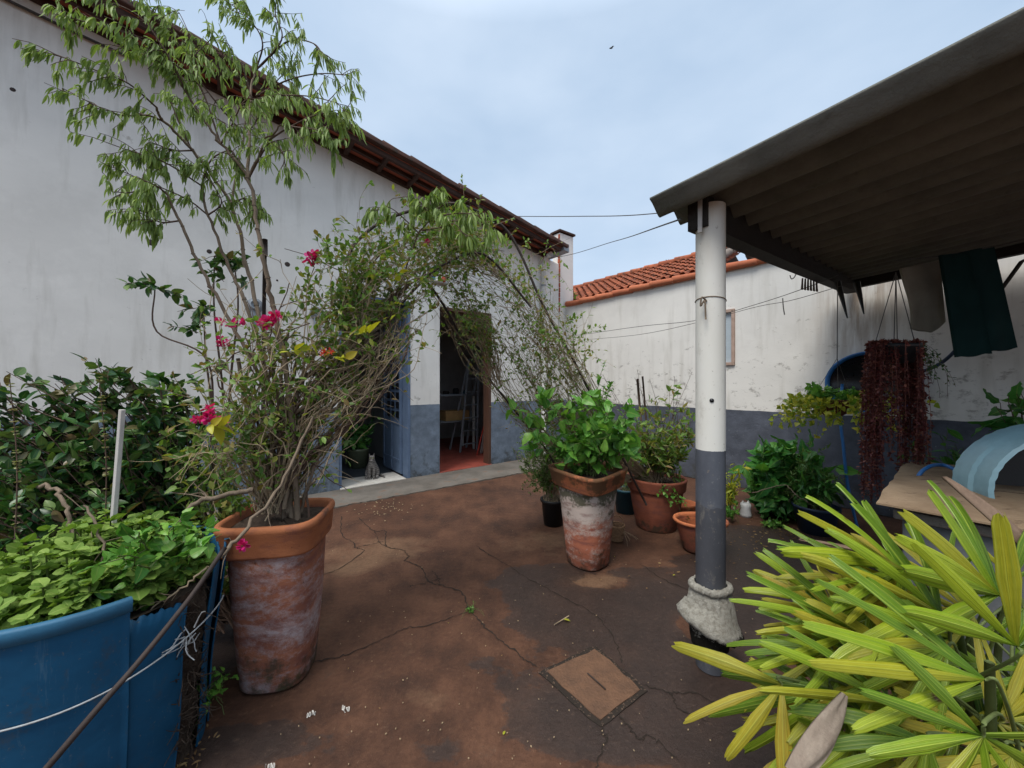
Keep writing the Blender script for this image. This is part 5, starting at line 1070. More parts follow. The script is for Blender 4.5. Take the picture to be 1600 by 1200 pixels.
# hoses
m = MB(); m.tube(spline([W(1555, 430, 2.9), W(1530, 500, 3.1), W(1480, 560, 3.6), W(1440, 580, 3.75), W(1412, 572, 3.75), W(1395, 560, 3.8)], 8), .016, 8)
tag(part('hose', m, simple('dark_hose', (.03, .06, .12), (.015, .02, .03), 6, .5), None, origin=W(1555, 430, 2.9)), 'dark blue hose curving down from the canopy to the wall basin behind the trousers', 'hose')
m = MB(); m.tube(spline([W(1316, 600, 4.0), W(1313, 650, 3.98), W(1318, 700, 3.95), W(1325, 760, 3.9), W(1340, 825, 3.8), G(1350, 850)+UP*.02, G(1390, 870)+UP*.02], 8), .014, 8)
tag(part('hose', m, m_hose, None, origin=W(1316, 600, 4.0)), 'bright blue hose hanging straight down from the wall basin to the floor', 'hose')
m = MB(); m.tube(spline([W(1432, 800, 2.1), W(1433, 750, 2.1), W(1450, 730, 2.1), W(1475, 727, 2.1), W(1505, 738, 2.0), W(1560, 745, 1.95)], 8), .010, 8)
tag(part('hose', m, m_hose, None, origin=W(1432, 800, 2.1)), 'blue hose looped over the corner of the laundry tank', 'hose')

# yellow-green hanging plant
hp = W(1302, 628, 3.25); o = thing('hanging_planter', hp, 'hanging coconut-fibre bowl with yellow-green trailing leaves', 'hanging planter')
m = MB(); m.loft(hp, [(.001, -.13), (.06, -.12), (.13, -.07), (.17, .0), (.178, .01), (.17, .02), (.15, 0)], seg=32); part('bowl', m, simple('coir', (.16, .055, .03), (.07, .025, .016), 40, .95, bump=1), o)
m = MB(); m.disc(hp+UP*.0, .155, seg=24, rings=3, bumpz=.01); part('soil', m, m_soil, o)
m = MB(); hk = W(1308, 560, 3.25); m.tube([W(1309, 440, 3.25), hk], .0035, 5)
for a in (0, 2.1, 4.2): m.tube([hk, hp+Vector((.17*math.cos(a), .17*math.sin(a), 0))], .002, 5)
part('hanger', m, m_wire, o)
lf = MB(); st = MB(); gl = MB()
for k in range(95):
    a = U(0, 6.28); b = hp+Vector((.12*math.cos(a), .12*math.sin(a), .0)); L = U(.12, .42) if rnd.random() < .75 else U(.3, .6)
    P = wander(tuple(b+UP*.02), (math.cos(a)*1.3-.45, math.sin(a)*.8, .5), L, 8, .35, .28); st.tube(P, [.002, .001], 4); leafy(lf, P, int(L*38), .042, .85, HEART, out=.7, droop=.2, u0=.15)
for k in range(40):
    a = U(0, 6.28); b = hp+Vector((.1*math.cos(a), .1*math.sin(a), .0)); P = wander(tuple(b), (math.cos(a)*.7, math.sin(a)*.6, .9), U(.08, .20), 5, .3, .02); leafy(gl, P, 8, .04, .85, HEART, out=.7, u0=.2)
part('stem', st, m_yg, o); part('foliage', lf, m_yg, o); part('upper_foliage', gl, m_bright, o)

# red chain plant
hp = W(1397, 545, 2.55); o = thing('hanging_planter', hp, 'square hanging basket with long curtain of dark red trailing chains', 'hanging planter')
m = MB(); m.loft(hp, [(.001, -.10), (.08, -.10), (.105, .0), (.112, .005), (.112, .03), (.10, .03), (.095, -.02)], ex=4, seg=32); part('basket', m, m_black, o)
m = MB(); m.disc(hp+UP*.01, .098, 3, 0, 24, 3, .01); part('soil', m, m_soil, o)
m = MB(); hk = W(1400, 425, 2.55)
for a in (.6, 2.2, 3.9, 5.4): m.tube([hk, hp+Vector((.10*math.cos(a), .10*math.sin(a), .02))], .0028, 5)
part('hanger', m, m_wire, o)
lf = MB(); st = MB()
def chain(a, L, o2=0):
    b = np.array([hp.x+(.118+o2)*math.cos(a)*U(.8, 1.25), hp.y+(.118+o2)*math.sin(a)*U(.8, 1.15), hp.z+.03]); P = wander(b, (math.cos(a)*.12, math.sin(a)*.12, -1), L, 14, .05, .25); P = np.vstack([[hp.x+.07*math.cos(a), hp.y+.07*math.sin(a), hp.z+.02], [b[0], b[1], b[2]+.02], P])
    st.tube(P, [.0017, .0012], 4); leafy(lf, P, int(L*85), .021, .6, SMALL, out=1, droop=.3, u0=.02)
for k in range(170):
    a = (rnd.gauss(0, .4) if k % 9 < 4 else (math.pi+rnd.gauss(0, .5) if k % 9 < 8 else U(0, 6.28))); L = (.30+.82*rnd.random()**.8) if k % 9 < 8 else U(.15, .9); chain(a, L)
part('stem', st, m_redchain, o); part('foliage', lf, m_redchain, o)
lf = MB(); st = MB()
for k in range(14): P = wander(tuple(hp+Vector((.11, 0, .04))), (1, U(-.3, .3), .1), U(.25, .5), 9, .35, .35); st.tube(P, [.0015, .001], 4); leafy(lf, P, 16, .022, .6, SMALL, out=.9)
part('side_foliage', lf, m_dkleaf, o); part('side_stem', st, m_twigd, o)

# clothes
def cloth(name, quad, label, mat, folds, amp, cat, seed=0, th=.012, shape=None):
    rg = np.random.default_rng(seed); tl, tr_, br_, bl = quad; nu, nv = 36, 40; V = []; ph = rg.uniform(0, 6, 6)
    for side in (0, 1):
        for j in range(nv+1):
            v = j/nv
            for i in range(nu+1):
                u = i/nu; uu, vv = (shape(u, v) if shape else (u, v)); p = tl.lerp(tr_, uu).lerp(bl.lerp(br_, uu), vv)
                dep = amp*(math.sin(u*folds*6.28+ph[0]+v*1.2)+.5*math.sin(u*folds*2.1*6.28+ph[1]))*(.35+.65*v)+amp*.4*math.sin(v*7+ph[2]+u*4)
                V.append((p.x+m1.x*dep, p.y+m1.y*dep-side*th, p.z+.006*math.sin(u*9+ph[3])*v))
    w_ = nu+1; b = (nv+1)*w_; fs = []
    for j in range(nv):
        for i in range(nu): fs += [(j*w_+i, j*w_+i+1, (j+1)*w_+i+1, (j+1)*w_+i), (b+j*w_+i, b+(j+1)*w_+i, b+(j+1)*w_+i+1, b+j*w_+i+1)]
        for i in (0, nu): fs.append((j*w_+i, (j+1)*w_+i, b+(j+1)*w_+i, b+j*w_+i))
    for i in range(nu):
        for j in (0, nv): fs.append((j*w_+i, b+j*w_+i, b+j*w_+i+1, j*w_+i+1))
    m = MB(); m.add(V, fs); return part(name, m, mat, None, origin=tl)
def fabric(name, a, b):
    t = NT(name); c = t.ramp(t.noise(5, 4), [(.3, b), (.7, a)]); wv = t.noise(220, 2); c = t.mix(t.math('MULTIPLY', wv, .4), c, tuple(x*.5 for x in a)); t.bump(wv, .3, .002); return t.fin(c, .95, .15)
mt = fabric('green_cotton', (.010, .036, .035), (.006, .022, .022))
o = thing('trousers', W(1500, 392, 2.8), 'dark green trousers folded over the line below the canopy', 'trousers')
for q in ((W(1466, 400, 2.75), W(1508, 395, 2.72), W(1545, 553, 2.72), W(1491, 559, 2.75)), (W(1496, 396, 2.82), W(1548, 385, 2.82), W(1585, 544, 2.82), W(1528, 553, 2.82))):
    c = cloth('trouser_leg', q, '', mt, .6, .02, '', seed=int(q[0].x*100) % 50, th=.02); c.parent = o; c.location = c.location-o.location
c = cloth('shirt', (W(1405, 420, 2.95), W(1466, 407, 2.95), W(1476, 515, 2.95), W(1425, 528, 2.95)), '', fabric('beige_cotton', (.36, .335, .27), (.24, .22, .18)), .9, .03, '', 3, .014, lambda u, v: (u+(.16*v*math.sin(v*3.14))*(1-u), v*(1-.12*abs(u-.55)*2)))
tag(c, 'crumpled beige cloth hanging on the line left of the green trousers', 'cloth')
m = MB(); m.tube([W(1395, 408, 2.95), W(1470, 400, 2.85), W(1560, 384, 2.78), W(1700, 350, 2.6)], .004, 5); tag(part('clothes_line', m, m_wire, None, origin=W(1395, 408, 2.95)), 'short clothes line under the canopy holding trousers and cloth', 'clothes line')
m = MB(); m.bevbox((W(1590, 412, 3.3)+W(1566, 455, 3.4))/2, (W(1600, 405, 3.3)-W(1560, 460, 3.4))*.5, Vector((.02, 0, .01)), Vector((0, .012, 0)), .003); tag(part('brace', m, m_beam, None, smooth=False, origin=W(1590, 412, 3.3)), 'dark slanting timber brace on the wall right of the trousers', 'brace')

# ------------------------------------------------------------------ laundry tank, board, hood
FC = Vector((1.76, 1.70, 0)); TH = .93
tk = thing('laundry_tank', FC, 'grey concrete laundry tank behind the palm, covered by a brown board', 'tank')
m = MB(); Lx, Ly = 1.5, 1.3
def TK(a, b, z): return FC+d1*a+n1*b+UP*z
m.bevbox(TK(Lx/2, Ly/2, TH/2-.01), d1*Lx/2*.96, n1*Ly/2*.96, UP*(TH/2-.012), .015); part('basin_body', m, simple('grey_concrete_tank', (.13, .14, .15), (.06, .065, .07), 5, .85), tk, smooth=False)
m = MB(); m.bevbox(TK(Lx/2, Ly/2, TH-.03), d1*Lx/2, n1*Ly/2, UP*.022, .008); part('lip', m, m_walk, tk, smooth=False)
m = MB(); nu, nv = 30, 26; V = []
for side in (0, 1):
    for i in range(nu+1):
        for j in range(nv+1):
            u, v = i/nu, j/nv; z = TH+.012+.022*math.sin(u*4)*math.sin(v*5+1)+.02*u+side*.008+(.03 if v < .05 else 0)*math.sin(u*11)*.4; jag = .003*math.sin(u*37)+.004*math.sin(u*9); V.append(tuple(TK(-.05+u*1.5, -.05+v*1.2+(jag if j == 0 else 0), z)))
w_ = nv+1; b = (nu+1)*w_; fs = []
for i in range(nu):
    for j in range(nv): fs += [(i*w_+j, (i+1)*w_+j, (i+1)*w_+j+1, i*w_+j+1), (b+i*w_+j, b+i*w_+j+1, b+(i+1)*w_+j+1, b+(i+1)*w_+j)]
    for j in (0, nv): fs.append((i*w_+j, (i+1)*w_+j, b+(i+1)*w_+j, b+i*w_+j))
for j in range(nv):
    for i in (0, nu): fs.append((i*w_+j, i*w_+j+1, b+i*w_+j+1, b+i*w_+j))
m.add(V, fs)
def cardmat():
    t = NT('worn_board'); c = t.ramp(t.noise(4, 6, rough=.7), [(.3, (.19, .125, .075)), (.7, (.33, .24, .155))]); v = t.map(t.pos(), (1, 5, 1), rot=(0, 0, R(-38)))
    c = t.mix(t.ramp(t.noise(5, 7, v, .75), [(.58, 0.), (.64, .9)]), c, (.06, .035, .025)); t.bump(t.noise(12, 5, v), .5, .01); return t.fin(c, .85, .25)
tag(part('board', m, cardmat(), None, auto=40, origin=TK(.7, .6, TH)), 'warped brown worn board lying on the laundry tank', 'board')
# pale blue plastic hood standing on the board
hc_ = Vector((2.63, 1.78, TH+.07)); hd = thing('plastic_hood', hc_, 'pale blue arched plastic hood with black hollow on the tank, right edge', 'plastic hood')
m = MB(); V = []; Rr = .37; n = 48; ax = Vector((-.35, -.93, 0)).normalized(); sx_ = Vector((.93, -.35, 0)).normalized()
prof = [(Rr, .0), (Rr*1.0, .10), (Rr*.97, .115), (Rr*.97, .20), (Rr*.93, .21), (Rr*.92, .0)]
for a in np.linspace(-.22, math.pi+.22, n):
    rip = 1+.006*math.sin(a*46)
    for r_, x_ in prof: V.append(tuple(hc_+sx_*(-math.cos(a)*r_*rip)+UP*(math.sin(a)*r_*rip*.86)+ax*x_))
k = len(prof); m.add(V, [(i*k+j, (i+1)*k+j, (i+1)*k+(j+1) % k, i*k+(j+1) % k) for i in range(n-1) for j in range(k)])
part('shell', m, simple('pale_blue_plastic', (.27, .44, .50), (.20, .35, .41), 4, .4), hd, auto=35)
m = MB(); V = [tuple(hc_+ax*.03)]+[tuple(hc_+ax*.03+sx_*(-math.cos(a)*Rr*.925)+UP*(math.sin(a)*Rr*.79)) for a in np.linspace(0, math.pi, 30)]
m.add(V, [(0, i+1, i+2) for i in range(29)]); V2 = [Vector(v)-ax*.02 for v in V]; m.add([tuple(v) for v in V2], [(0, i+2, i+1) for i in range(29)]); part('hollow_shade', m, m_black, hd, smooth=False)  # black sheet across the arch, stands in for the shade inside the hood

# ------------------------------------------------------------------ lady palm
pb = Vector((1.45, 1.02, 0)); palm = thing('lady_palm', pb, 'bushy lady palm with yellow-green finger-like fans filling the right foreground', 'palm')
cane = MB(); fan = MB(); fany = MB()
def leaflet(mb, hub, d, nrm, L, w_, droop, twist=0):
    d = Vector(d).normalized(); x = d.cross(nrm).normalized(); z = x.cross(d).normalized(); ns = 12; cols = 7; V = []; uv = []
    tip = rnd.uniform(.75, 1); ph = rnd.uniform(0, 6)
    for i in range(ns+1):
        u = i/ns; prof_ = min(1, (.10+1.5*u**.8)) if u < .5 else 1; prof_ *= 1-.36*max(0, u-.45)/.55; prof_ = prof_ if u < .93 else prof_*(1-(u-.93)/.07*.38)
        c = hub+d*(L*u)+z*(-droop*L*u*u)+x*(twist*L*u*u)
        if droop: c = c-UP*(droop*.45*L*u**2.3)
        for j in range(cols):
            q = -1+2*j/(cols-1); hw = w_*.5*prof_; jag = (rnd.uniform(-.035, .012)*L if i == ns else 0)
            V.append(tuple(c+x*(q*hw)+z*((.085*w_ if j % 2 else -.03*w_)+(-.20*w_*abs(q)))+d*jag)); uv.append((q*.5+.5, u))
    mb.add(V, [(i*cols+j, i*cols+j+1, (i+1)*cols+j+1, (i+1)*cols+j) for i in range(ns) for j in range(cols-1)], uv)
def mkfan(hub, axis, nrm, n, spread, L, w_, droop=.25, base=None, old=False, skip=.0):
    axis = Vector(axis).normalized(); nrm = Vector(nrm); nrm = (nrm-axis*nrm.dot(axis)).normalized(); m_ = MB(); pm = MB()
    for k in range(n):
        a = (k/(n-1)-.5)*R(spread)+rnd.uniform(-.06, .06); d = axis*math.cos(a)+nrm.cross(axis)*math.sin(a)+nrm*rnd.uniform(-.10, .12)
        leaflet(m_, hub, d, nrm+Vector([rnd.uniform(-.45, .45) for _ in range(3)]), L*rnd.uniform(.78, 1.08)*(1-.12*abs(a)), w_*rnd.uniform(.55, 1.15), droop*rnd.uniform(.4, 1.9), rnd.uniform(-.06, .06))
    bs_ = base if base is not None else Vector((pb.x+rnd.uniform(-.15, .3), pb.y+rnd.uniform(-.2, .3), .25))
    mid = bs_.lerp(hub, .5)+UP*.06-axis*.04; P = spline([bs_, mid, hub-axis*.03, hub], 6); pm.tube(P, [.006, .004, .003], 6); fr = part('frond', m_, m_palmy if old else m_palm, palm); part('petiole', pm, m_stemg, fr)
V3 = Vector
mkfan(W(1411, 890, 1.12), (-.75, -.05, .42), (.2, -.75, .6), 8, 165, .36, .046, .10)
mkfan(W(1411, 892, 1.13), (-.9, -.2, .05), (0, -.5, .85), 5, 60, .40, .030, .05)
mkfan(W(1538, 1062, .78), (-.9, .1, .35), (.1, -.8, .55), 5, 70, .42, .036, .06)
mkfan(W(1536, 1150, .72), (-.4, -.15, -.85), (.1, -.92, .3), 9, 230, .27, .034, .10)
mkfan(W(1345, 985, 1.10), (-.95, -.1, .12), (.05, -.7, .7), 7, 95, .37, .036, .14)
mkfan(W(1560, 930, .95), (-.55, 0, .75), (.1, -.8, .5), 7, 120, .34, .046, .12)
mkfan(W(1395, 1100, .95), (-.9, -.1, .35), (.1, -.75, .6), 6, 100, .36, .034, .18)
mkfan(W(1300, 1015, 1.10), (-.85, -.1, -.42), (-.2, -.7, .65), 7, 80, .30, .036, .22, old=False)
mkfan(W(1222, 1070, 1.05), (-.85, -.15, -.38), (-.2, -.7, .6), 4, 90, .29, .040, .22, old=True)
mkfan(W(1300, 1080, 1.02), (-.6, -.2, -.7), (-.3, -.8, .4), 6, 110, .34, .042, .25)
mkfan(W(1470, 960, 1.0), (-.6, 0, .5), (0, -.8, .5), 6, 130, .34, .048, .15)
mkfan(W(1372, 915, 1.22), (-.95, 0, .25), (0, -.6, .8), 8, 95, .33, .032, .16)
mkfan(W(1585, 905, 1.15), (.1, 0, 1), (-.3, -.8, .2), 4, 90, .22, .036, .1)
mkfan(W(1470, 905, 1.3), (-.1, 0, 1), (-.2, -.8, .2), 4, 120, .24, .036, .1)
mkfan(W(1450, 1160, .85), (-.8, -.2, -.5), (-.1, -.8, .5), 7, 120, .33, .036, .25)
mkfan(W(1590, 1010, .80), (.1, -.1, .9), (0, -.9, .2), 6, 150, .30, .042, .1)
for (px, py, Y) in ((1400, 930, 1.2), (1340, 1000, 1.2), (1380, 1050, 1.05), (1440, 1050, 1.0), (1320, 1110, 1.05), (1520, 960, 1.05), (1410, 1190, .95), (1560, 1130, .95), (1600, 1100, 1.05), (1480, 1010, .95), (1300, 945, 1.35), (1320, 975, 1.3), (1350, 1040, 1.15), (1420, 1020, 1.2), (1500, 1000, 1.15), (1560, 1080, 1.0), (1440, 940, 1.3), (1380, 1150, 1.1), (1500, 1130, 1.0), (1600, 950, 1.2), (1640, 1050, 1.0), (1300, 1150, 1.15), (1620, 1150, .9), (1460, 1080, 1.25), (1400, 960, 1.4), (1580, 1180, .85), (1350, 1190, 1.05)):
    ang = rnd.uniform(-2.9, .4) if px > 1500 else rnd.uniform(2.2, 3.9)
    ax = V3((math.cos(ang)*.8-.2, rnd.uniform(-.4, .2), math.sin(ang)*.5+rnd.uniform(-.2, .3))); mkfan(W(px, py, Y), ax, V3((rnd.uniform(-.3, .3), -.7, rnd.uniform(.3, .8))), rnd.randint(7, 10), rnd.uniform(110, 190), rnd.uniform(.25, .36), rnd.uniform(.024, .036), rnd.uniform(.12, .35), old=rnd.random() < .2)
for k in range(26): b = V3((pb.x+rnd.uniform(-.28, .55), pb.y+rnd.uniform(-.35, .35), 0)); e = b+V3((rnd.uniform(-.08, .08), rnd.uniform(-.08, .08), rnd.uniform(.4, .85))); cane = MB(); cane.tube([b, b.lerp(e, .5)+V3((.01, 0, 0)), e], [.014, .009], 8); part('cane', cane, m_stemg, palm)
def sheath(p, q, w_, label, nm='dry_sheath'):
    m = MB(); d = (q-p); V = []; x = d.cross(V3((0, -1, .3))).normalized(); n = 16; dn = V3((0, -1, .3)).normalized()
    for side in (0, 1):
        for i in range(n+1):
            u = i/n; hw = w_*(.55+.45*math.sin(u*3.0))*(1-u**4*.75)
            for j in range(7): v = j/6*2-1; V.append(tuple(p+d*u+x*(v*hw)+dn*(-abs(v)**2*hw*.5+.004*math.sin(v*14+u*5)-side*.005+.02*math.sin(u*3))))
    b = (n+1)*7; fs = []
    for i in range(n):
        for j in range(6): fs += [(i*7+j, i*7+j+1, (i+1)*7+j+1, (i+1)*7+j), (b+i*7+j, b+(i+1)*7+j, b+(i+1)*7+j+1, b+i*7+j+1)]
        for j in (0, 6): fs.append((i*7+j, (i+1)*7+j, b+(i+1)*7+j, b+i*7+j))
    m.add(V, fs); return tag(part(nm, m, m_dryd if q.x > 1.3 else m_dry, None, origin=p), label, 'dry leaf')
sheath(W(1245, 1215, .86), W(1320, 1085, .90), .034, 'pale dry curled palm sheath standing among the lower fronds')
sheath(W(1625, 865, 1.15), W(1475, 745, 1.30), .028, 'long brown dry palm sheath slanting over the tank board')
sheath(W(1250, 842, 1.6), W(1385, 868, 1.5), .010, 'thin reddish dry leaf lying behind the palm fans')

# ------------------------------------------------------------------ inside the rooms
# potted dieffenbachia
p0 = HW(-.42, -1.35, .01); p0.z = .008
o = thing('terracotta_pot', p0, 'pale green glazed pot indoors, seen through the left doorway behind the cat', 'pot', None); m = MB(); m.loft(p0, [(.001, 0), (.15, 0), (.19, .3), (.2, .31), (.2, .34), (.18, .34), (.16, .2)], seg=30); part('body', m, simple('pale_green_glaze', (.20, .22, .13), (.12, .13, .08), 6, .4), o); o.name = 'indoor_pot'
m = MB(); m.disc(p0+UP*.3, .17, seg=24, rings=3, bumpz=.006); part('soil', m, m_soil, o)
bush('indoor_plant', p0+UP*.3, 'leafy dark green house plant inside the left doorway', 'house plant', p0+UP*.68, (.30, .28, .30), 26, 5, .20, .5, ARROW, m_calla, m_stemg, side=0, droop=.35, up=.3)
# small table & cloth in room one
p0 = HW(-1.25, -1.7, .008); o = thing('round_table', p0, 'low round dark table inside the left doorway', 'table'); m = MB(); m.loft(p0+UP*.68, [(.001, 0), (.36, 0), (.37, .012), (.37, .028), (.36, .035), (.001, .035)], seg=40); part('tabletop', m, m_brown, o); m = MB(); m.loft(p0, [(.001, 0), (.2, 0), (.2, .03), (.04, .06), (.035, .68)], seg=24); part('leg', m, m_brown, o)
p1 = HW(-.93, -.95, .008); o = thing('food_bowl', p1, 'small white bowl on a stand inside the left doorway', 'bowl'); m = MB(); m.loft(p1+UP*.26, [(.04, 0), (.075, .05), (.072, .052), (.035, .01), (.001, .01)], seg=24); part('bowl', m, m_marble, o); m = MB()
for a in (0, 2.1, 4.2): m.tube([p1+V3((.06*math.cos(a), .06*math.sin(a), 0)), p1+V3((.04*math.cos(a), .04*math.sin(a), .26))], .008, 6)
m.loft(p1+UP*.12, [(.10, 0), (.11, .008), (.10, .014), (.001, .014)], seg=24); part('stand', m, m_brown, o)
# bench, crate, ladders in room two
def RM(px, py, q):
    a = (px-800)/F; base = L0+n1*q; t = (a*base.y-base.x)/(d1.x-a*d1.y); p = base+d1*t; return V3((p.x, p.y, CH-(py-600)/F*p.y))
tb0 = RM(700, 617, -1.75); o = thing('work_bench', V3((tb0.x, tb0.y, .02)), 'white-legged work bench inside the right doorway', 'bench'); tz = tb0.z
tc_ = tb0+d1*.0; m = MB(); m.bevbox(tc_, d1*.62, n1*.28, UP*.02, .004); part('tabletop', m, m_galv, o, smooth=False); m = MB(); m.bevbox(V3((tc_.x, tc_.y, tz-.58)), d1*.58, n1*.26, UP*.012, .003); part('shelf', m, m_galv, o, smooth=False)
for a in (-1, 1):
    for b_ in (-1, 1): m = MB(); q = tc_+d1*.52*a+n1*.24*b_; m.bevbox(V3((q.x, q.y, tz/2)), d1*.02, n1*.02, UP*(tz/2-.03), .003); part('leg', m, m_white, o, smooth=False)
cr_ = tc_+d1*.15+V3((0, 0, -.58+.012+.11)); m = MB(); m.bevbox(cr_, d1*.30, n1*.17, UP*.11, .006); o = part('crate', m, simple('yellow_wood', (.48, .29, .11), (.3, .17, .07), 7, .7), None, smooth=False, origin=cr_-UP*.11); tag(o, 'yellowish wooden crate on the lower shelf of the work bench', 'crate')
for k, (dx, h_, mt) in enumerate(((-.35, .1, m_black), (-.05, .07, m_rod), (.2, .13, m_black), (.42, .08, m_teal))):
    q = tc_+d1*dx+UP*.021; m = MB(); m.loft(q, [(.001, 0), (.07, 0), (.075, h_*.7), (.05, h_), (.001, h_)], seg=18); tag(part('tin', m, mt, None, origin=q), ['squat black tin, leftmost on the work bench', 'low brown tin on the work bench', 'tallest black tin on the work bench', 'teal tin, rightmost on the work bench'][k], 'tin')
o = thing('step_ladder', RM(740, 700, -1.2), 'open aluminium step ladder inside the right doorway', 'ladder'); zz0 = .022
for sgn, off in ((0, 0), (1, .45)):
    A = RM(719, 690, -1.35); B = RM(745, 690, -1.35); T1 = RM(733, 560, -1.35); T2 = RM(748, 560, -1.35)
    for a, t_ in ((A, T1), (B, T2)):
        a = V3((a.x, a.y, zz0))-n1*off; m = MB(); dd = t_-a; m.bevbox((a+t_)/2, dd*.5, d1*.02, n1*.012, .003); part('rail', m, m_galv, o, smooth=False)
A = V3((A.x, A.y, zz0)); B = V3((B.x, B.y, zz0))
for k in range(7): f = (k+.6)/7.2; m = MB(); a, b_ = A.lerp(T1, f), B.lerp(T2, f); m.bevbox((a+b_)/2, (b_-a)*.5, n1*.035, UP*.01, .003); part('rung', m, m_galv, o, smooth=False)
a = RM(745, 703, -.9); a.z = .022; b_ = RM(766, 625, -.75); m = MB(); m.tube([a, b_], .014, 10); tag(part('pole', m, m_redpl, None, origin=a), 'red pole leaning against the right side of the right doorway', 'pole')
a = RM(752, 703, -1.0); a.z = .022; b_ = RM(768, 610, -.8); m = MB(); m.bevbox((a+b_)/2, (b_-a)*.5, d1*.03, n1*.012, .003); tag(part('plank', m, m_plank, None, smooth=False, origin=a), 'grey plank leaning beside the red pole indoors', 'plank')

# ------------------------------------------------------------------ cat
cp0 = HW(-.50, -.30, .027); look = Vector((.28, -1, 0)).normalized(); sdv = Vector((-look.y, look.x, 0))*-1
cat = thing('cat', cp0, 'grey tabby cat sitting upright on the white doorstep', 'cat')
def cpt(f, s_, z): return look*f+sdv*s_+UP*z
bm_v = []; bm_e = []; rad = []
def node(f, s_, z, r, par=None):
    bm_v.append(tuple(cpt(f, s_, z))); rad.append(r)
    if par is not None: bm_e.append((par, len(bm_v)-1))
    return len(bm_v)-1
hip = node(-.07, 0, .085, (.10, .09)); bel = node(-.035, 0, .15, (.09, .08), hip); ch_ = node(.015, 0, .22, (.062, .058), bel); nk = node(.03, 0, .275, (.045, .045), ch_); hd_ = node(.045, 0, .325, (.066, .06), nk); ms = node(.088, 0, .312, (.024, .02), hd_)
for sg in (-1, 1):
    sh_ = node(.045, .035*sg, .17, (.028, .03), ch_); kn = node(.065, .032*sg, .09, (.018, .018), sh_); pw = node(.07, .03*sg, .022, (.018, .016), kn); node(.098, .03*sg, .014, (.017, .013), pw)
    th = node(-.03, .075*sg, .075, (.045, .05), hip); ft = node(.03, .075*sg, .025, (.022, .02), th); node(.075, .07*sg, .015, (.017, .013), ft)
    e1 = node(.04, .030*sg, .362, (.016, .010), hd_); node(.04, .036*sg, .40, (.004, .003), e1)
t1 = node(-.13, .02, .035, (.022, .022), hip); t2 = node(-.12, -.10, .02, (.018, .018), t1); t3 = node(-.04, -.16, .018, (.016, .016), t2); node(.05, -.19, .016, (.012, .012), t3)
me = bpy.data.meshes.new('body'); me.from_pydata(bm_v, bm_e, []); ob = bpy.data.objects.new('body', me); C.objects.link(ob); ob.parent = cat
md = ob.modifiers.new('skin', 'SKIN'); md.use_smooth_shade = True
for i, v in enumerate(me.skin_vertices[0].data): v.radius = rad[i]
me.skin_vertices[0].data[0].use_root = True
ob.modifiers.new('ss', 'SUBSURF').levels = 2; ob.modifiers['ss'].render_levels = 2
t = NT('tabby_fur'); tc2 = t.N('ShaderNodeTexCoord').outputs['Object']
wv = t.N('ShaderNodeTexWave', bands_direction='Z'); t.put(wv.inputs[0], tc2); wv.inputs['Scale'].default_value = 11; wv.inputs['Distortion'].default_value = 7; wv.inputs['Detail'].default_value = 3; wv.inputs['Detail Scale'].default_value = 2
c = t.mix(t.ramp(wv.outputs[1], [(.35, 0.), (.65, 1.)]), (.055, .05, .048), (.20, .18, .165)); c = t.mix(t.math('MULTIPLY', t.noise(70, 4), .4), c, (.3, .28, .26)); t.bump(t.noise(160, 3), .6, .004); t.fin(c, .95, .1); ob.data.materials.append(t.m)
m = MB()
for sg in (-1, 1): m.loft(cp0+cpt(.083, .022*sg, .333), [(.001, -.006), (.007, -.004), (.009, 0), (.007, .004), (.001, .006)], seg=10)
part('eye', m, simple('cat_eye', (.35, .38, .10), (.2, .25, .05), 10, .2), cat)
m = MB(); m.loft(cp0+cpt(.106, 0, .312), [(.001, -.006), (.006, 0), (.001, .005)], seg=8); part('nose', m, simple('cat_nose', (.25, .12, .11), (.2, .1, .09), 10, .5), cat)
m = MB(); m.loft(cp0+cpt(.092, 0, .300), [(.001, -.012), (.015, -.006), (.018, 0), (.012, .006), (.001, .008)], seg=12, sx=1.1, sy=.7); part('muzzle', m, simple('pale_fur', (.5, .47, .44), (.38, .36, .34), 60, .9), cat)

# ------------------------------------------------------------------ bird, litter on the floor
bp = W(955, 75, 14); o = thing('bird', bp, 'tiny dark bird flying high in the sky', 'bird'); m = MB(); m.loft(bp, [(.001, -.08), (.02, -.05), (.03, 0), (.022, .04), (.001, .07)], seg=10, tilt=Matrix.Rotation(R(80), 4, 'Y')); part('body', m, m_black, o)
for sg in (-1, 1):
    m = MB(); m.leaves([tuple(bp)], [(0.3, .6*sg, .9*sg*.5+.3)], .14, .06, OVAL); part('wing', m, m_black, o)
fallen = [(880, 968, .045), (940, 905, .02), (1030, 885, .02), (1055, 898, .025), (985, 900, .02), (1085, 905, .02), (700, 973, .008), (545, 1043, .012), (594, 1108, .014), (786, 1148, .02), (870, 960, .01), (1000, 860, .02), (960, 870, .015), (718, 941, .01), (785, 1023, .012), (605, 790, .012), (1040, 935, .015), (1220, 830, .03), (1190, 850, .03), (1150, 880, .03), (1010, 920, .02)]
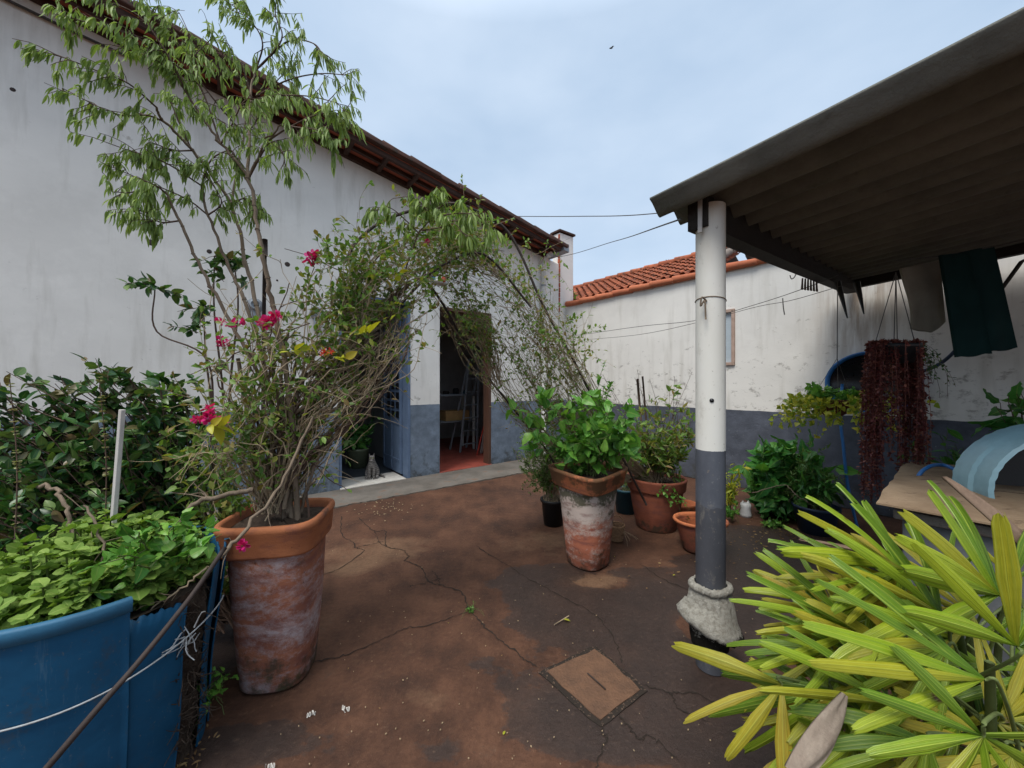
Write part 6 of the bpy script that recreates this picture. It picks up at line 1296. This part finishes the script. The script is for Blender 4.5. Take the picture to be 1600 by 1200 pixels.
for k, (px, py, L) in enumerate(fallen):
    g_ = G(px, py, .006); m = MB(); a = rnd.uniform(0, 6.28); m.leaves([tuple(g_)], [(math.cos(a), math.sin(a), .12)], L, L*.5, OVAL, N=np.array([[.2, .1, 1.]])); o = part('fallen_leaf', m, m_dryleaf if k % 3 else m_yel, None, origin=g_)
    tag(o, 'small dry leaf fallen on the wet cement floor', 'leaf', 'fallen leaves on the floor')
m = MB(); g_ = G(866, 976, .008); m.tube([g_, G(889, 962, .01)], .003, 5); tag(part('straw', m, m_twig, None, origin=g_), 'single pale straw lying on the dark wet floor', 'straw')
m = MB()
for k in range(190):
    if k < 60: px, py = rnd.gauss(600, 22), rnd.gauss(793, 9)
    else: px, py = rnd.uniform(430, 1180), rnd.uniform(800, 1195)
    if py < 770: continue
    g_ = G(px, py, .002); r = rnd.uniform(.0012, .0030)*(2.6 if k < 60 else 1); m.bevbox(g_+UP*.003, V3((r, rnd.uniform(-.002, .002), 0)), V3((0, r*rnd.uniform(.5, 1), 0)), UP*.0022, .0006)
tag(part('crumbs', m, simple('pale_crumb', (.40, .30, .18), (.22, .16, .10), 60, .9), None, smooth=False), 'pale crumbs and grit scattered on the floor', 'crumbs', kind='stuff')
for px, py in ((489, 1115), (540, 1108), (423, 1197)):
    m = MB(); g_ = G(px, py, .002)
    for k in range(7): r = rnd.uniform(.0015, .0045); m.loft(g_+V3((rnd.gauss(0, .012), rnd.gauss(0, .005), 0)), [(r, 0), (r*.6, .001), (.0005, .0014)], seg=9, sx=1.4, wob=.3, seed=k)
    tag(part('dropping', m, m_marble, None, origin=g_), 'small white bird dropping splash on the floor near the left pot', 'dropping', 'bird droppings on the floor')
m = MB()
for k in range(420):
    b_ = rnd.choice(((290, 1130, 22, 40), (1170, 860, 60, 20), (1230, 835, 60, 10), (260, 1180, 20, 20)))
    px, py = rnd.gauss(b_[0], b_[2]), rnd.gauss(b_[1], b_[3])
    if py < 790: continue
    g_ = G(px, py, .004); a = rnd.uniform(0, 6.28); L = rnd.uniform(.01, .03); m.leaves([tuple(g_)], [(math.cos(a), math.sin(a), .15)], L, L*.4, SMALL)
tag(part('leaf_litter', m, m_dryleaf, None), 'dry leaf litter gathered beside the drum and under the boundary plants', 'leaf litter', kind='stuff')
